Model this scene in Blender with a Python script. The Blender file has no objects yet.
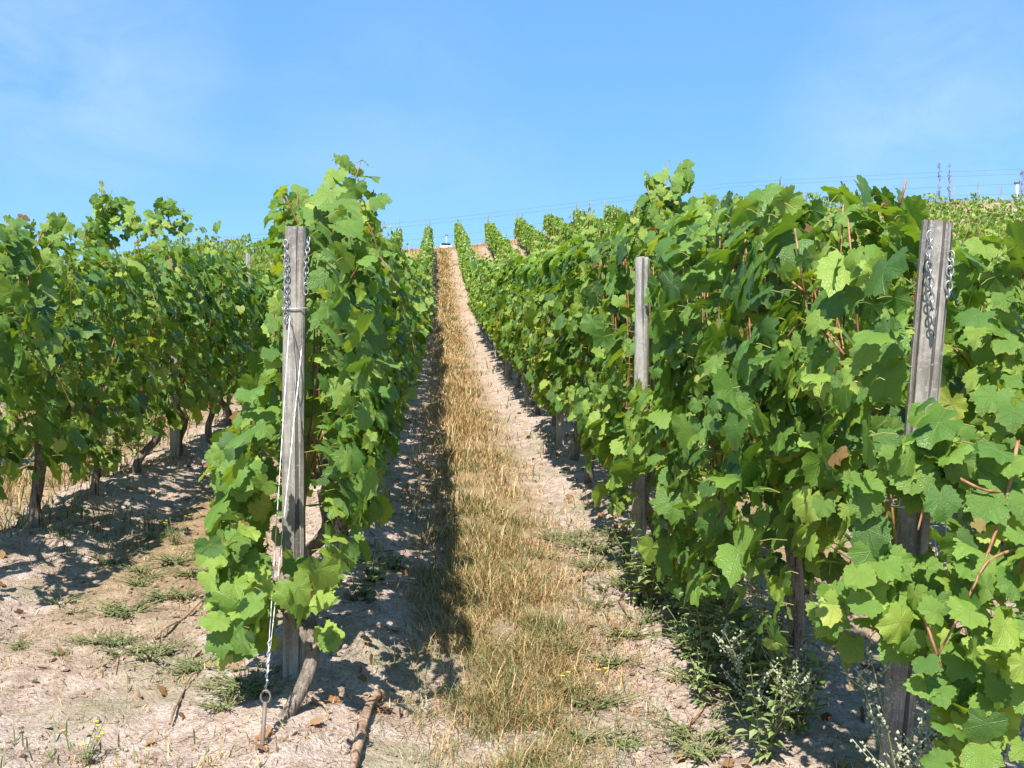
import bpy, math, random
import numpy as np

S = bpy.context.scene
COL = S.collection
R = math.radians
rng = np.random.default_rng(7)
F = 1050.0          # focal length in pixels of the 1024 px wide frame
YAW = 0.07
EYE = 1.6
ca, sa = math.cos(YAW), math.sin(YAW)


def W(px, py, d):
    """photo pixel at depth d -> world point (rows run along +Y)"""
    xc = (px - 512) / F * d
    return np.array([sa * d + ca * xc, ca * d - sa * xc, EYE + (384 - py) / F * d])


# ------------------------------------------------------------------ noise
def _h(ix, iy, iz, seed):
    n = (ix.astype(np.int64) * 374761393 + iy.astype(np.int64) * 668265263 + iz.astype(np.int64) * 2147483647 + seed * 1274126177) & 0xFFFFFFFF
    n = ((n ^ (n >> 13)) * 1274126177) & 0xFFFFFFFF
    n = ((n ^ (n >> 15)) * 2246822519) & 0xFFFFFFFF
    return ((n ^ (n >> 16)) & 0xFFFFFF) / float(0xFFFFFF)


def vnoise(x, y, z=0.0, seed=0):
    x, y, z = np.broadcast_arrays(np.asarray(x, float), np.asarray(y, float), np.asarray(z, float))
    ix, iy, iz = np.floor(x), np.floor(y), np.floor(z)
    fx, fy, fz = x - ix, y - iy, z - iz
    fx, fy, fz = [f * f * (3 - 2 * f) for f in (fx, fy, fz)]
    r = 0
    for a in (0, 1):
        for b in (0, 1):
            for c in (0, 1):
                w = (fx if a else 1 - fx) * (fy if b else 1 - fy) * (fz if c else 1 - fz)
                r = r + w * _h(ix + a, iy + b, iz + c, seed)
    return r * 2 - 1


def fbm(x, y, z=0.0, oct=4, seed=0):
    s, a, t = 1.0, 1.0, 0
    for k in range(oct):
        t = t + a * vnoise(np.asarray(x) * s, np.asarray(y) * s, np.asarray(z) * s, seed + k * 17)
        s *= 2.03
        a *= 0.5
    return t / 1.9


def sstep(a, b, x):
    t = np.clip((np.asarray(x, float) - a) / (b - a), 0, 1)
    return t * t * (3 - 2 * t)


# ------------------------------------------------------------------ terrain
_py = [-40, 0, 2.9, 4.1, 6.6, 10.45, 16.8, 22, 32, 45, 55, 64, 67, 72, 80, 140, 175, 400, 3000]
_pz = [-3.0, 0, .29, .405, .63, .93, 1.5, 2.1, 3.4, 5.6, 7.7, 9.6, 10.15, 10.8, 11.7, 19.75, 21.2, 18.0, -20.0]
_ty = np.concatenate([np.arange(-40, 100, .25), np.arange(100, 3000, 5.0)])
_tz = np.interp(_ty, _py, _pz)
_k = np.ones(9) / 9
_nz = int(140 / .25)
_tmp = np.convolve(np.pad(_tz[:_nz], 4, mode='edge'), _k, mode='valid')
_tz[8:_nz - 8] = _tmp[8:_nz - 8]
_cx = [-400, -60, -10, .4, 4, 9.5, 18.7, 31.4, 38, 60, 400]
_cz = [-9, -3.2, -.55, 0, .38, 1.2, 2.45, 3.3, 3.5, 3.8, 4.5]


def base_z(x, y):
    x = np.asarray(x, float)
    y = np.asarray(y, float)
    z = np.interp(y, _ty, _tz)
    z = z + np.interp(x, _cx, _cz) * sstep(16, 67, y)
    z = z + .09 * sstep(-1.0, -2.6, x) * sstep(14, 5, y)
    return z


ROW_L = [-.55 - 1.81 * k for k in range(9)]
ROW_R = [1.26 + 1.81 * k for k in range(23)]


def ground_z(x, y, detail=True):
    x = np.asarray(x, float)
    y = np.asarray(y, float)
    z = base_z(x, y)
    ph = (x + .55) / 1.81
    rowd = np.abs(ph - np.round(ph)) * 1.81
    near = sstep(70, 20, y)
    z = z + near * (.045 * np.exp(-(rowd / .22) ** 2) - .03 * np.exp(-((rowd - .48) / .16) ** 2))
    if detail:
        f = sstep(40, 8, y)
        z = z + f * (.035 * fbm(x * 1.3, y * 1.3, oct=3, seed=3) + .030 * fbm(x * 6, y * 6, oct=3, seed=9))
        rough = 1 - .6 * np.exp(-((x - .32) / .33) ** 2)
        z = z + f * rough * .030 * np.abs(fbm(x * 19, y * 19, oct=2, seed=21))
    return z


# ------------------------------------------------------------------ mesh helpers
def mesh(name, V, T, mat, leaf=None, smooth=True):
    V = np.asarray(V, np.float32).reshape(-1, 3)
    T = np.asarray(T, np.int32)
    k = T.shape[1]
    me = bpy.data.meshes.new(name)
    me.vertices.add(len(V))
    me.vertices.foreach_set('co', V.ravel())
    me.loops.add(T.size)
    me.loops.foreach_set('vertex_index', T.ravel())
    me.polygons.add(len(T))
    me.polygons.foreach_set('loop_start', np.arange(0, T.size, k, dtype=np.int32))
    me.polygons.foreach_set('loop_total', np.full(len(T), k, np.int32))
    me.polygons.foreach_set('use_smooth', np.full(len(T), smooth, bool))
    if leaf is not None:
        a = me.attributes.new('leaf', 'FLOAT_VECTOR', 'POINT')
        a.data.foreach_set('vector', np.asarray(leaf, np.float32).ravel())
    me.update(calc_edges=True)
    me.validate()
    if mat is not None:
        me.materials.append(mat)
    return me


def obj(name, me, parent=None, loc=None, rot=None):
    o = bpy.data.objects.new(name, me)
    COL.objects.link(o)
    if parent is not None:
        o.parent = parent
    if loc is not None:
        o.location = [float(c) for c in loc]
    if rot is not None:
        o.rotation_euler = rot
    return o


def tag(o, label=None, cat=None, group=None, kind=None):
    if label: o['label'] = label
    if cat: o['category'] = cat
    if group: o['group'] = group
    if kind: o['kind'] = kind
    return o


class MB:
    """collects quads and triangles of one mesh (triangles everywhere)"""
    def __init__(s):
        s.V, s.T, s.L, s.n = [], [], [], 0

    def add(s, V, T, L=None):
        V = np.asarray(V, float).reshape(-1, 3)
        s.V.append(V)
        s.T.append(np.asarray(T, int).reshape(-1, 3) + s.n)
        s.L.append(np.zeros((len(V), 3)) if L is None else np.broadcast_to(L, (len(V), 3)))
        s.n += len(V)

    def mesh(s, name, mat, smooth=True):
        return mesh(name, np.concatenate(s.V), np.concatenate(s.T), mat, np.concatenate(s.L), smooth)

    def tube(s, P, rad, sides=6, L=None, cap=True, knob=0.0, seed=0):
        P = np.asarray(P, float)
        n = len(P)
        rad = np.broadcast_to(np.asarray(rad, float), (n,))
        tan = np.gradient(P, axis=0)
        tan /= np.linalg.norm(tan, axis=1)[:, None] + 1e-9
        ref = np.array([0, 0, 1.0]) if abs(tan[0][2]) < .8 else np.array([1.0, 0, 0])
        ring = []
        u = np.cross(tan[0], ref)
        for i in range(n):
            u = u - tan[i] * np.dot(u, tan[i])
            u /= np.linalg.norm(u) + 1e-9
            v = np.cross(tan[i], u)
            a = np.arange(sides) * 2 * np.pi / sides
            rr = rad[i] * np.ones(sides)
            if knob:
                rr = rr * (1 + knob * fbm(np.cos(a) * 1.3 + seed, np.sin(a) * 1.3, i * .45, oct=2, seed=seed) + knob * .6 * vnoise(np.cos(a) * 4 + seed, np.sin(a) * 4, i * .15, seed=seed + 5))
            ring.append(P[i] + rr[:, None] * (np.cos(a)[:, None] * u + np.sin(a)[:, None] * v))
        V = np.concatenate(ring)
        T = []
        for i in range(n - 1):
            for k in range(sides):
                a, b = i * sides + k, i * sides + (k + 1) % sides
                T += [(a, b, b + sides), (a, b + sides, a + sides)]
        if cap:
            V = np.concatenate([V, P[:1], P[-1:]])
            c0, c1 = n * sides, n * sides + 1
            for k in range(sides):
                T.append((c0, (k + 1) % sides, k))
                e = (n - 1) * sides
                T.append((c1, e + k, e + (k + 1) % sides))
        s.add(V, T, L)

    def box(s, x0, x1, y0, y1, z0, z1, L=None):
        V = [(x, y, z) for z in (z0, z1) for y in (y0, y1) for x in (x0, x1)]
        q = [(0, 2, 3, 1), (4, 5, 7, 6), (0, 1, 5, 4), (2, 6, 7, 3), (0, 4, 6, 2), (1, 3, 7, 5)]
        T = []
        for a, b, c, d in q:
            T += [(a, b, c), (a, c, d)]
        s.add(V, T, L)


def spline(P, n):
    P = np.asarray(P, float)
    t = np.linspace(0, len(P) - 1, n)
    Q = np.vstack([2 * P[0] - P[1], P, 2 * P[-1] - P[-2]])
    i = np.clip(np.floor(t).astype(int), 0, len(P) - 2)
    f = (t - i)[:, None]
    p0, p1, p2, p3 = Q[i], Q[i + 1], Q[i + 2], Q[i + 3]
    return .5 * (2 * p1 + (p2 - p0) * f + (2 * p0 - 5 * p1 + 4 * p2 - p3) * f ** 2 + (3 * p1 - p0 - 3 * p2 + p3) * f ** 3)


# ------------------------------------------------------------------ materials
def newmat(name):
    m = bpy.data.materials.new(name)
    m.use_nodes = True
    nt = m.node_tree
    nt.nodes.clear()
    return m, nt, nt.nodes, nt.links


def nd(nt, typ, **kw):
    n = nt.nodes.new(typ)
    for k, v in kw.items():
        if k == 'inp':
            for i, val in v.items():
                n.inputs[i].default_value = val
        else:
            setattr(n, k, v)
    return n


def math_(nt, op, a, b=None, c=None, clamp=False):
    n = nt.nodes.new('ShaderNodeMath')
    n.operation = op
    n.use_clamp = clamp
    for i, v in enumerate((a, b, c)):
        if v is None: continue
        if isinstance(v, (int, float)): n.inputs[i].default_value = v
        else: nt.links.new(v, n.inputs[i])
    return n.outputs[0]


def mixc(nt, f, a, b):
    n = nt.nodes.new('ShaderNodeMix')
    n.data_type = 'RGBA'
    for i, v in ((0, f), (6, a), (7, b)):
        if isinstance(v, (int, float)): n.inputs[i].default_value = v
        elif isinstance(v, tuple): n.inputs[i].default_value = (*v, 1)
        else: nt.links.new(v, n.inputs[i])
    return n.outputs[2]


def ramp(nt, fac, pts):
    n = nt.nodes.new('ShaderNodeValToRGB')
    e = n.color_ramp.elements
    while len(e) < len(pts): e.new(.5)
    for k, (p, c) in enumerate(pts):
        e[k].position = p
        e[k].color = (*c, 1) if isinstance(c, tuple) else (c, c, c, 1)
    nt.links.new(fac, n.inputs[0])
    return n.outputs[0]


def noise(nt, vec, scale, detail=3, rough=.55, dist=0):
    n = nd(nt, 'ShaderNodeTexNoise', inp={'Scale': scale, 'Detail': detail, 'Roughness': rough, 'Distortion': dist})
    if vec is not None: nt.links.new(vec, n.inputs['Vector'])
    return n.outputs['Fac']


def leaf_material(name, pts, trans=.42, tcol=(1.4, 1.2, .35), rough=.45, veins=True):
    m, nt, N, L = newmat(name)
    at = nd(nt, 'ShaderNodeAttribute', attribute_name='leaf')
    sep = nd(nt, 'ShaderNodeSeparateXYZ')
    L.new(at.outputs['Vector'], sep.inputs[0])
    u, v, rnd = sep.outputs
    col = ramp(nt, rnd, pts)
    geo = nd(nt, 'ShaderNodeNewGeometry')
    nz = noise(nt, geo.outputs['Position'], 30, 2)
    col = mixc(nt, math_(nt, 'MULTIPLY', math_(nt, 'SUBTRACT', nz, .42, clamp=True), .9), col, mixc(nt, .6, col, (.17, .23, .05)))
    bump_h = None
    scorch = math_(nt, 'MULTIPLY', ramp(nt, noise(nt, geo.outputs['Position'], 7, 3), [(.52, 0.0), (.66, 1.0)]), math_(nt, 'MULTIPLY', math_(nt, 'SUBTRACT', math_(nt, 'ADD', math_(nt, 'MULTIPLY', u, u), math_(nt, 'MULTIPLY', v, v)), .42), 1.6, clamp=True))
    if name == 'vine_leaf':
        col = mixc(nt, math_(nt, 'MULTIPLY', scorch, .5), col, (.42, .30, .10))
    if veins:
        ang = math_(nt, 'ABSOLUTE', math_(nt, 'ARCTAN2', u, v))
        r = math_(nt, 'SQRT', math_(nt, 'ADD', math_(nt, 'MULTIPLY', u, u), math_(nt, 'MULTIPLY', v, v)))
        pp = math_(nt, 'PINGPONG', ang, .48)
        d = math_(nt, 'MULTIPLY', pp, r)
        vein = math_(nt, 'SUBTRACT', 1, math_(nt, 'DIVIDE', d, math_(nt, 'SUBTRACT', .030, math_(nt, 'MULTIPLY', r, .018))), clamp=True)
        # side veins: herringbone along each main vein
        w = math_(nt, 'SINE', math_(nt, 'MULTIPLY', math_(nt, 'SUBTRACT', r, math_(nt, 'MULTIPLY', pp, .9)), 44))
        side = math_(nt, 'MULTIPLY', math_(nt, 'POWER', math_(nt, 'MAXIMUM', w, 0), 6), .35)
        vv = math_(nt, 'MAXIMUM', vein, side)
        col = mixc(nt, math_(nt, 'MULTIPLY', vv, .55), col, mixc(nt, .5, col, (.30, .36, .12)))
        cell = nd(nt, 'ShaderNodeTexVoronoi', inp={'Scale': 19.0})
        L.new(at.outputs['Vector'], cell.inputs['Vector'])
        bump_h = math_(nt, 'SUBTRACT', math_(nt, 'MULTIPLY', nz, .6), math_(nt, 'ADD', math_(nt, 'MULTIPLY', vv, .8), math_(nt, 'MULTIPLY', cell.outputs['Distance'], .8)))
    pr = nd(nt, 'ShaderNodeBsdfPrincipled', inp={'Roughness': rough})
    pr.inputs['Specular IOR Level'].default_value = .5
    L.new(col, pr.inputs['Base Color'])
    if bump_h is not None:
        bp = nd(nt, 'ShaderNodeBump', inp={'Strength': .55, 'Distance': .004})
        L.new(bump_h, bp.inputs['Height'])
        L.new(bp.outputs[0], pr.inputs['Normal'])
    tr = nd(nt, 'ShaderNodeBsdfTranslucent')
    mc = nd(nt, 'ShaderNodeMix', data_type='RGBA', blend_type='MULTIPLY')
    mc.inputs[0].default_value = 1
    mc.inputs[7].default_value = (*tcol, 1)
    L.new(col, mc.inputs[6])
    L.new(mc.outputs[2], tr.inputs[0])
    mx = nd(nt, 'ShaderNodeMixShader', inp={0: trans})
    L.new(pr.outputs[0], mx.inputs[1])
    L.new(tr.outputs[0], mx.inputs[2])
    out = nd(nt, 'ShaderNodeOutputMaterial')
    L.new(mx.outputs[0], out.inputs[0])
    return m


VINE_PTS = [(0.0, (.050, .125, .026)), (.22, (.100, .220, .034)), (.48, (.170, .305, .044)), (.74, (.31, .44, .068)),
            (.90, (.42, .48, .095)), (.945, (.34, .32, .10)), (.965, (.30, .16, .06)), (1.0, (.20, .085, .035))]
M_LEAF = leaf_material('vine_leaf', VINE_PTS, rough=.40)
M_HERB = leaf_material('herb_leaf', [(0, (.08, .13, .045)), (.5, (.15, .21, .075)), (.8, (.24, .29, .12)), (1, (.36, .36, .17))], trans=.25, veins=False, rough=.55)
M_NETTLE = leaf_material('nettle_leaf', [(0, (.12, .20, .06)), (.5, (.22, .31, .11)), (.8, (.34, .42, .18)), (1, (.50, .46, .22))], trans=.25, veins=True, rough=.55)
M_LITTER = leaf_material('dead_leaf', [(0, (.20, .075, .035)), (.5, (.34, .17, .08)), (1, (.46, .32, .19))], trans=.1, veins=True, rough=.8)
M_GRASS = leaf_material('grass_blade', [(0, (.08, .13, .035)), (.25, (.18, .21, .07)), (.40, (.24, .135, .06)), (.60, (.40, .235, .095)), (.80, (.50, .33, .145)), (1, (.62, .48, .27))], trans=.2, tcol=(1.1, 1.0, .7), veins=False, rough=.6)


def wood_material(name, cols, scale=(30, 30, 3), rough=.85, bump=.5, lichen=None, dist=.006):
    m, nt, N, L = newmat(name)
    tc = nd(nt, 'ShaderNodeTexCoord')
    mp = nd(nt, 'ShaderNodeMapping')
    mp.inputs['Scale'].default_value = scale
    L.new(tc.outputs['Object'], mp.inputs[0])
    n1 = noise(nt, mp.outputs[0], 1.0, 5, .6, .6)
    n2 = noise(nt, tc.outputs['Object'], 9, 3)
    col = ramp(nt, n1, [(.25, cols[0]), (.5, cols[1]), (.75, cols[2])])
    col = mixc(nt, ramp(nt, n2, [(.42, 0.0), (.62, .6)]), col, tuple(c_ * .8 for c_ in cols[0]))
    n5 = noise(nt, tc.outputs['Object'], 70, 4, .75)
    col = mixc(nt, ramp(nt, n5, [(.52, 0.0), (.66, .5)]), col, tuple(min(1, c_ * 1.2) for c_ in cols[2]))
    cr = nd(nt, 'ShaderNodeMapping')
    cr.inputs['Scale'].default_value = (scale[0] * .8, scale[1] * .8, scale[2] * .35)
    L.new(tc.outputs['Object'], cr.inputs[0])
    nk = noise(nt, cr.outputs[0], 1.0, 2, .4, .3)
    crack = ramp(nt, nk, [(.60, 0.0), (.66, .85)])
    col = mixc(nt, crack, col, tuple(c_ * .35 for c_ in cols[0]))
    if lichen:
        n3 = noise(nt, tc.outputs['Object'], 26, 4, .7)
        col = mixc(nt, ramp(nt, n3, [(.60, 0.0), (.68, .75)]), col, lichen)
    pr = nd(nt, 'ShaderNodeBsdfPrincipled', inp={'Roughness': rough})
    L.new(col, pr.inputs['Base Color'])
    bp = nd(nt, 'ShaderNodeBump', inp={'Strength': bump, 'Distance': dist})
    L.new(math_(nt, 'SUBTRACT', n1, math_(nt, 'MULTIPLY', crack, .6)), bp.inputs['Height'])
    L.new(bp.outputs[0], pr.inputs['Normal'])
    out = nd(nt, 'ShaderNodeOutputMaterial')
    L.new(pr.outputs[0], out.inputs[0])
    return m


M_POST = wood_material('weathered_post_wood', [(.15, .13, .11), (.29, .265, .23), (.41, .385, .345)], (75, 75, 2.6), lichen=(.36, .37, .29), bump=1.0, dist=.01)
M_STAKE = wood_material('grey_stake_wood', [(.20, .185, .165), (.33, .31, .285), (.43, .41, .38)], (60, 60, 3), lichen=(.42, .42, .38), bump=.8)
M_BARK = wood_material('vine_bark', [(.075, .055, .042), (.19, .15, .115), (.37, .32, .26)], (70, 70, 7), bump=1.0, dist=.012)
M_CANE = wood_material('vine_cane', [(.16, .055, .025), (.30, .135, .06), (.42, .25, .13)], (60, 60, 10), rough=.55, bump=.2)
M_DEADWOOD = wood_material('dead_wood', [(.15, .08, .045), (.34, .21, .13), (.50, .40, .30)], (60, 60, 5), bump=.9)
M_STEM = wood_material('herb_stem', [(.12, .14, .05), (.2, .2, .08), (.3, .26, .13)], (40, 40, 6), bump=.1)
M_TWIGTREE = wood_material('bare_twig', [(.20, .18, .19), (.28, .25, .26), (.34, .31, .31)], (40, 40, 6), bump=.1)


def plain(name, col, rough=.5, metal=0.0, var=.25, scale=40):
    m, nt, N, L = newmat(name)
    tc = nd(nt, 'ShaderNodeTexCoord')
    n1 = noise(nt, tc.outputs['Object'], scale, 3)
    dark = tuple(c * (1 - var) for c in col)
    pr = nd(nt, 'ShaderNodeBsdfPrincipled', inp={'Roughness': rough, 'Metallic': metal})
    L.new(mixc(nt, n1, dark, col), pr.inputs['Base Color'])
    out = nd(nt, 'ShaderNodeOutputMaterial')
    L.new(pr.outputs[0], out.inputs[0])
    return m


M_ZINC = plain('galvanised_steel', (.48, .49, .50), .5, .8, .5, 160)
M_WIRE = plain('bright_wire', (.72, .73, .74), .4, .6)
M_RUST = plain('rusty_iron', (.25, .19, .16), .7, .5)
M_CABLE = plain('cable_black', (.10, .11, .14), .6)
M_YELLOW = plain('yellow_petal', (.75, .6, .03), .5)
M_WHITEP = plain('white_paint', (.78, .79, .8), .3)
M_CARGLASS = plain('dark_glass', (.02, .025, .03), .08)
M_RUBBER = plain('rubber', (.03, .03, .03), .8)
M_LAMP = plain('lamp_lens', (.7, .7, .72), .15)
M_CLOD = plain('soil_clod', (.45, .355, .285), .95, 0, .35, 15)
M_PANICLE = plain('pale_seed_head', (.42, .44, .28), .8, 0, .35, 60)
M_DRYBUSH = plain('dry_bush', (.13, .11, .08), .9, 0, .4, 10)


# ---- ground
def ground_material():
    m, nt, N, L = newmat('vineyard_soil')
    geo = nd(nt, 'ShaderNodeNewGeometry')
    P = geo.outputs['Position']
    sep = nd(nt, 'ShaderNodeSeparateXYZ')
    L.new(P, sep.inputs[0])
    x, y, z = sep.outputs
    nA = noise(nt, P, 1.4, 4)
    nB = noise(nt, P, 9, 5, .65)
    nC = noise(nt, P, 60, 4, .7)
    nD = noise(nt, P, 3.2, 4, .6)
    soil = ramp(nt, nB, [(.28, (.31, .225, .175)), (.5, (.46, .36, .295)), (.72, (.60, .50, .425))])
    soil = mixc(nt, ramp(nt, nC, [(.36, .6), (.50, 0.0)]), soil, (.20, .135, .10))
    soil = mixc(nt, ramp(nt, nC, [(.60, 0.0), (.66, .8)]), soil, (.66, .58, .51))
    far = math_(nt, 'MULTIPLY', math_(nt, 'SUBTRACT', y, 9.0), .03, clamp=True)
    # dry grass strip between the wheel tracks, for every alley
    ph = math_(nt, 'DIVIDE', math_(nt, 'SUBTRACT', x, .33), 1.81)
    dd = math_(nt, 'MULTIPLY', math_(nt, 'ABSOLUTE', math_(nt, 'SUBTRACT', ph, math_(nt, 'ROUND', ph))), 1.81)
    dd = math_(nt, 'ADD', dd, math_(nt, 'MULTIPLY', math_(nt, 'SUBTRACT', nD, .5), .5))
    strip = math_(nt, 'SUBTRACT', 1, math_(nt, 'DIVIDE', math_(nt, 'SUBTRACT', dd, .26), .30), clamp=True)
    ny = math_(nt, 'MULTIPLY', math_(nt, 'SUBTRACT', y, 3.6), .45, clamp=True)
    amt = math_(nt, 'MULTIPLY', math_(nt, 'MULTIPLY', strip, ny), .8)
    straw = ramp(nt, nB, [(.3, (.20, .13, .06)), (.55, (.31, .205, .095)), (.75, (.40, .29, .155))])
    col = mixc(nt, amt, soil, straw)
    # far slope: dry grass and pale soil
    col = mixc(nt, math_(nt, 'MULTIPLY', far, ramp(nt, nA, [(.35, .2), (.65, .75)])), col, straw)
    # patches of small green weeds
    g = ramp(nt, nA, [(.52, 0.0), (.66, .55)])
    col = mixc(nt, math_(nt, 'MULTIPLY', g, math_(nt, 'SUBTRACT', 1, far)), col, mixc(nt, nC, (.10, .13, .05), (.34, .30, .17)))
    pr = nd(nt, 'ShaderNodeBsdfPrincipled', inp={'Roughness': .95})
    pr.inputs['Specular IOR Level'].default_value = .15
    L.new(col, pr.inputs['Base Color'])
    h = math_(nt, 'ADD', math_(nt, 'MULTIPLY', nB, .6), math_(nt, 'MULTIPLY', nC, .4))
    bp = nd(nt, 'ShaderNodeBump', inp={'Strength': 1.0, 'Distance': .05})
    L.new(h, bp.inputs['Height'])
    L.new(bp.outputs[0], pr.inputs['Normal'])
    out = nd(nt, 'ShaderNodeOutputMaterial')
    L.new(pr.outputs[0], out.inputs[0])
    return m


M_GROUND = ground_material()


def axis(lo, fa, fb, hi, fine, grow):
    a = list(np.arange(fa, fb, fine))
    s, p = fine, fb
    while p < hi:
        a.append(p)
        s *= grow
        p += s
    a.append(hi)
    s, p, pre = fine, fa, []
    while True:
        s *= grow
        p -= s
        if p < lo: break
        pre.append(p)
    return np.array([lo] + pre[::-1] + a)


gx = axis(-600, -3.2, 2.4, 600, .03, 1.09)
gy = axis(-30, 2.6, 9.0, 2500, .03, 1.022)
X, Y = np.meshgrid(gx, gy)
Z = ground_z(X, Y)
nx, ny = len(gx), len(gy)
ii = (np.arange(ny - 1)[:, None] * nx + np.arange(nx - 1)[None]).ravel()
quads = np.stack([ii, ii + 1, ii + 1 + nx, ii + nx], 1)
g = obj('ground', mesh('ground', np.stack([X, Y, Z], -1).reshape(-1, 3), quads, M_GROUND))
tag(g, 'pale pinkish dry vineyard soil sloping up to a crest', 'ground', kind='structure')


# ------------------------------------------------------------------ leaves
def leaf_template(nang, rings):
    """vine leaf: petiole at the origin, tip along +v; five lobes with teeth. -> (u, v, w-shape pieces), triangles"""
    key_a = np.radians([0, 14, 27, 41, 55, 70, 84, 98, 113, 133, 150, 166, 178])
    key_r = np.array([1.0, .90, .79, .84, .93, .85, .75, .77, .81, .76, .70, .56, .20])
    a = np.linspace(-math.pi, math.pi, nang, endpoint=False) + math.pi / nang
    r = np.interp(np.abs(a), key_a, key_r)
    if nang >= 20:
        r = r * (1 + .055 * np.where(np.arange(nang) % 2 == 0, 1, -1))
    V = [(0.0, 0.0)]
    for f in rings:
        for k in range(nang):
            V.append((math.sin(a[k]) * r[k] * f, math.cos(a[k]) * r[k] * f))
    T = []
    for k in range(nang):
        T.append((0, 1 + (k + 1) % nang, 1 + k))
    for j in range(len(rings) - 1):
        o, p = 1 + j * nang, 1 + (j + 1) * nang
        for k in range(nang):
            k2 = (k + 1) % nang
            T += [(o + k, o + k2, p + k2), (o + k, p + k2, p + k)]
    return np.array(V), np.array(T)[:, ::-1]


LT = {'hi': leaf_template(38, (.38, .74, 1.0)), 'mid': leaf_template(22, (1.0,)), 'lo': leaf_template(7, (1.0,))}


def norm(v):
    return v / (np.linalg.norm(v, axis=-1, keepdims=True) + 1e-9)


def make_leaves(P, Nn, Tip, size, rnd, lod, r=rng):
    """N leaves at P with normals Nn, tip directions Tip -> verts, tris, leaf attribute"""
    uv, T = LT[lod]
    n, k = len(P), len(uv)
    Nn = norm(Nn)
    Tip = norm(Tip - Nn * np.sum(Tip * Nn, 1, keepdims=True))
    B = np.cross(Tip, Nn)
    rr = np.sqrt((uv ** 2).sum(1))
    th = np.arctan2(uv[:, 0], uv[:, 1])
    c1 = r.uniform(.10, .42, (n, 1))
    c2 = r.uniform(.01, .075, (n, 1))
    fold = r.uniform(-.12, .30, (n, 1))
    ph = r.uniform(0, 6.28, (n, 1))
    # every leaf its own outline: lobes deeper or shallower, ragged teeth
    rim = np.clip((rr - .2) / .5, 0, 1)
    oph = r.uniform(0, 6.28, (n, 3))
    mul = 1 + rim * (.09 * np.cos(th[None] * 2 + oph[:, :1]) + .07 * np.cos(th[None] * 3 + oph[:, 1:2]) + .05 * np.cos(th[None] * 7 + oph[:, 2:]) + r.normal(0, .028 if k > 30 else .02, (n, k)))
    w = -c1 * rr ** 2 * (.6 + .5 * np.cos(th)) + c2 * rr ** 2 * np.cos(th * 6.55 + math.pi) + fold * np.sqrt(uv[:, 0] ** 2 + .01) + .07 * rr ** 2 * np.sin(th * 3 + ph) + .04 * rr ** 2 * np.sin(th * 8 + ph * 2)
    asp = r.uniform(.92, 1.12, (n, 1))
    s = size[:, None, None]
    V = P[:, None] + s * ((uv[:, 0] * asp * mul)[..., None] * B[:, None] + (uv[None, :, 1] * mul)[..., None] * Tip[:, None] + w[..., None] * Nn[:, None])
    A = np.empty((n, k, 3))
    A[:, :, 0] = uv[:, 0]
    A[:, :, 1] = uv[:, 1]
    A[:, :, 2] = rnd[:, None]
    TT = (T[None] + (np.arange(n) * k)[:, None, None]).reshape(-1, 3)
    return V.reshape(-1, 3), TT, A.reshape(-1, 3)


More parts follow.
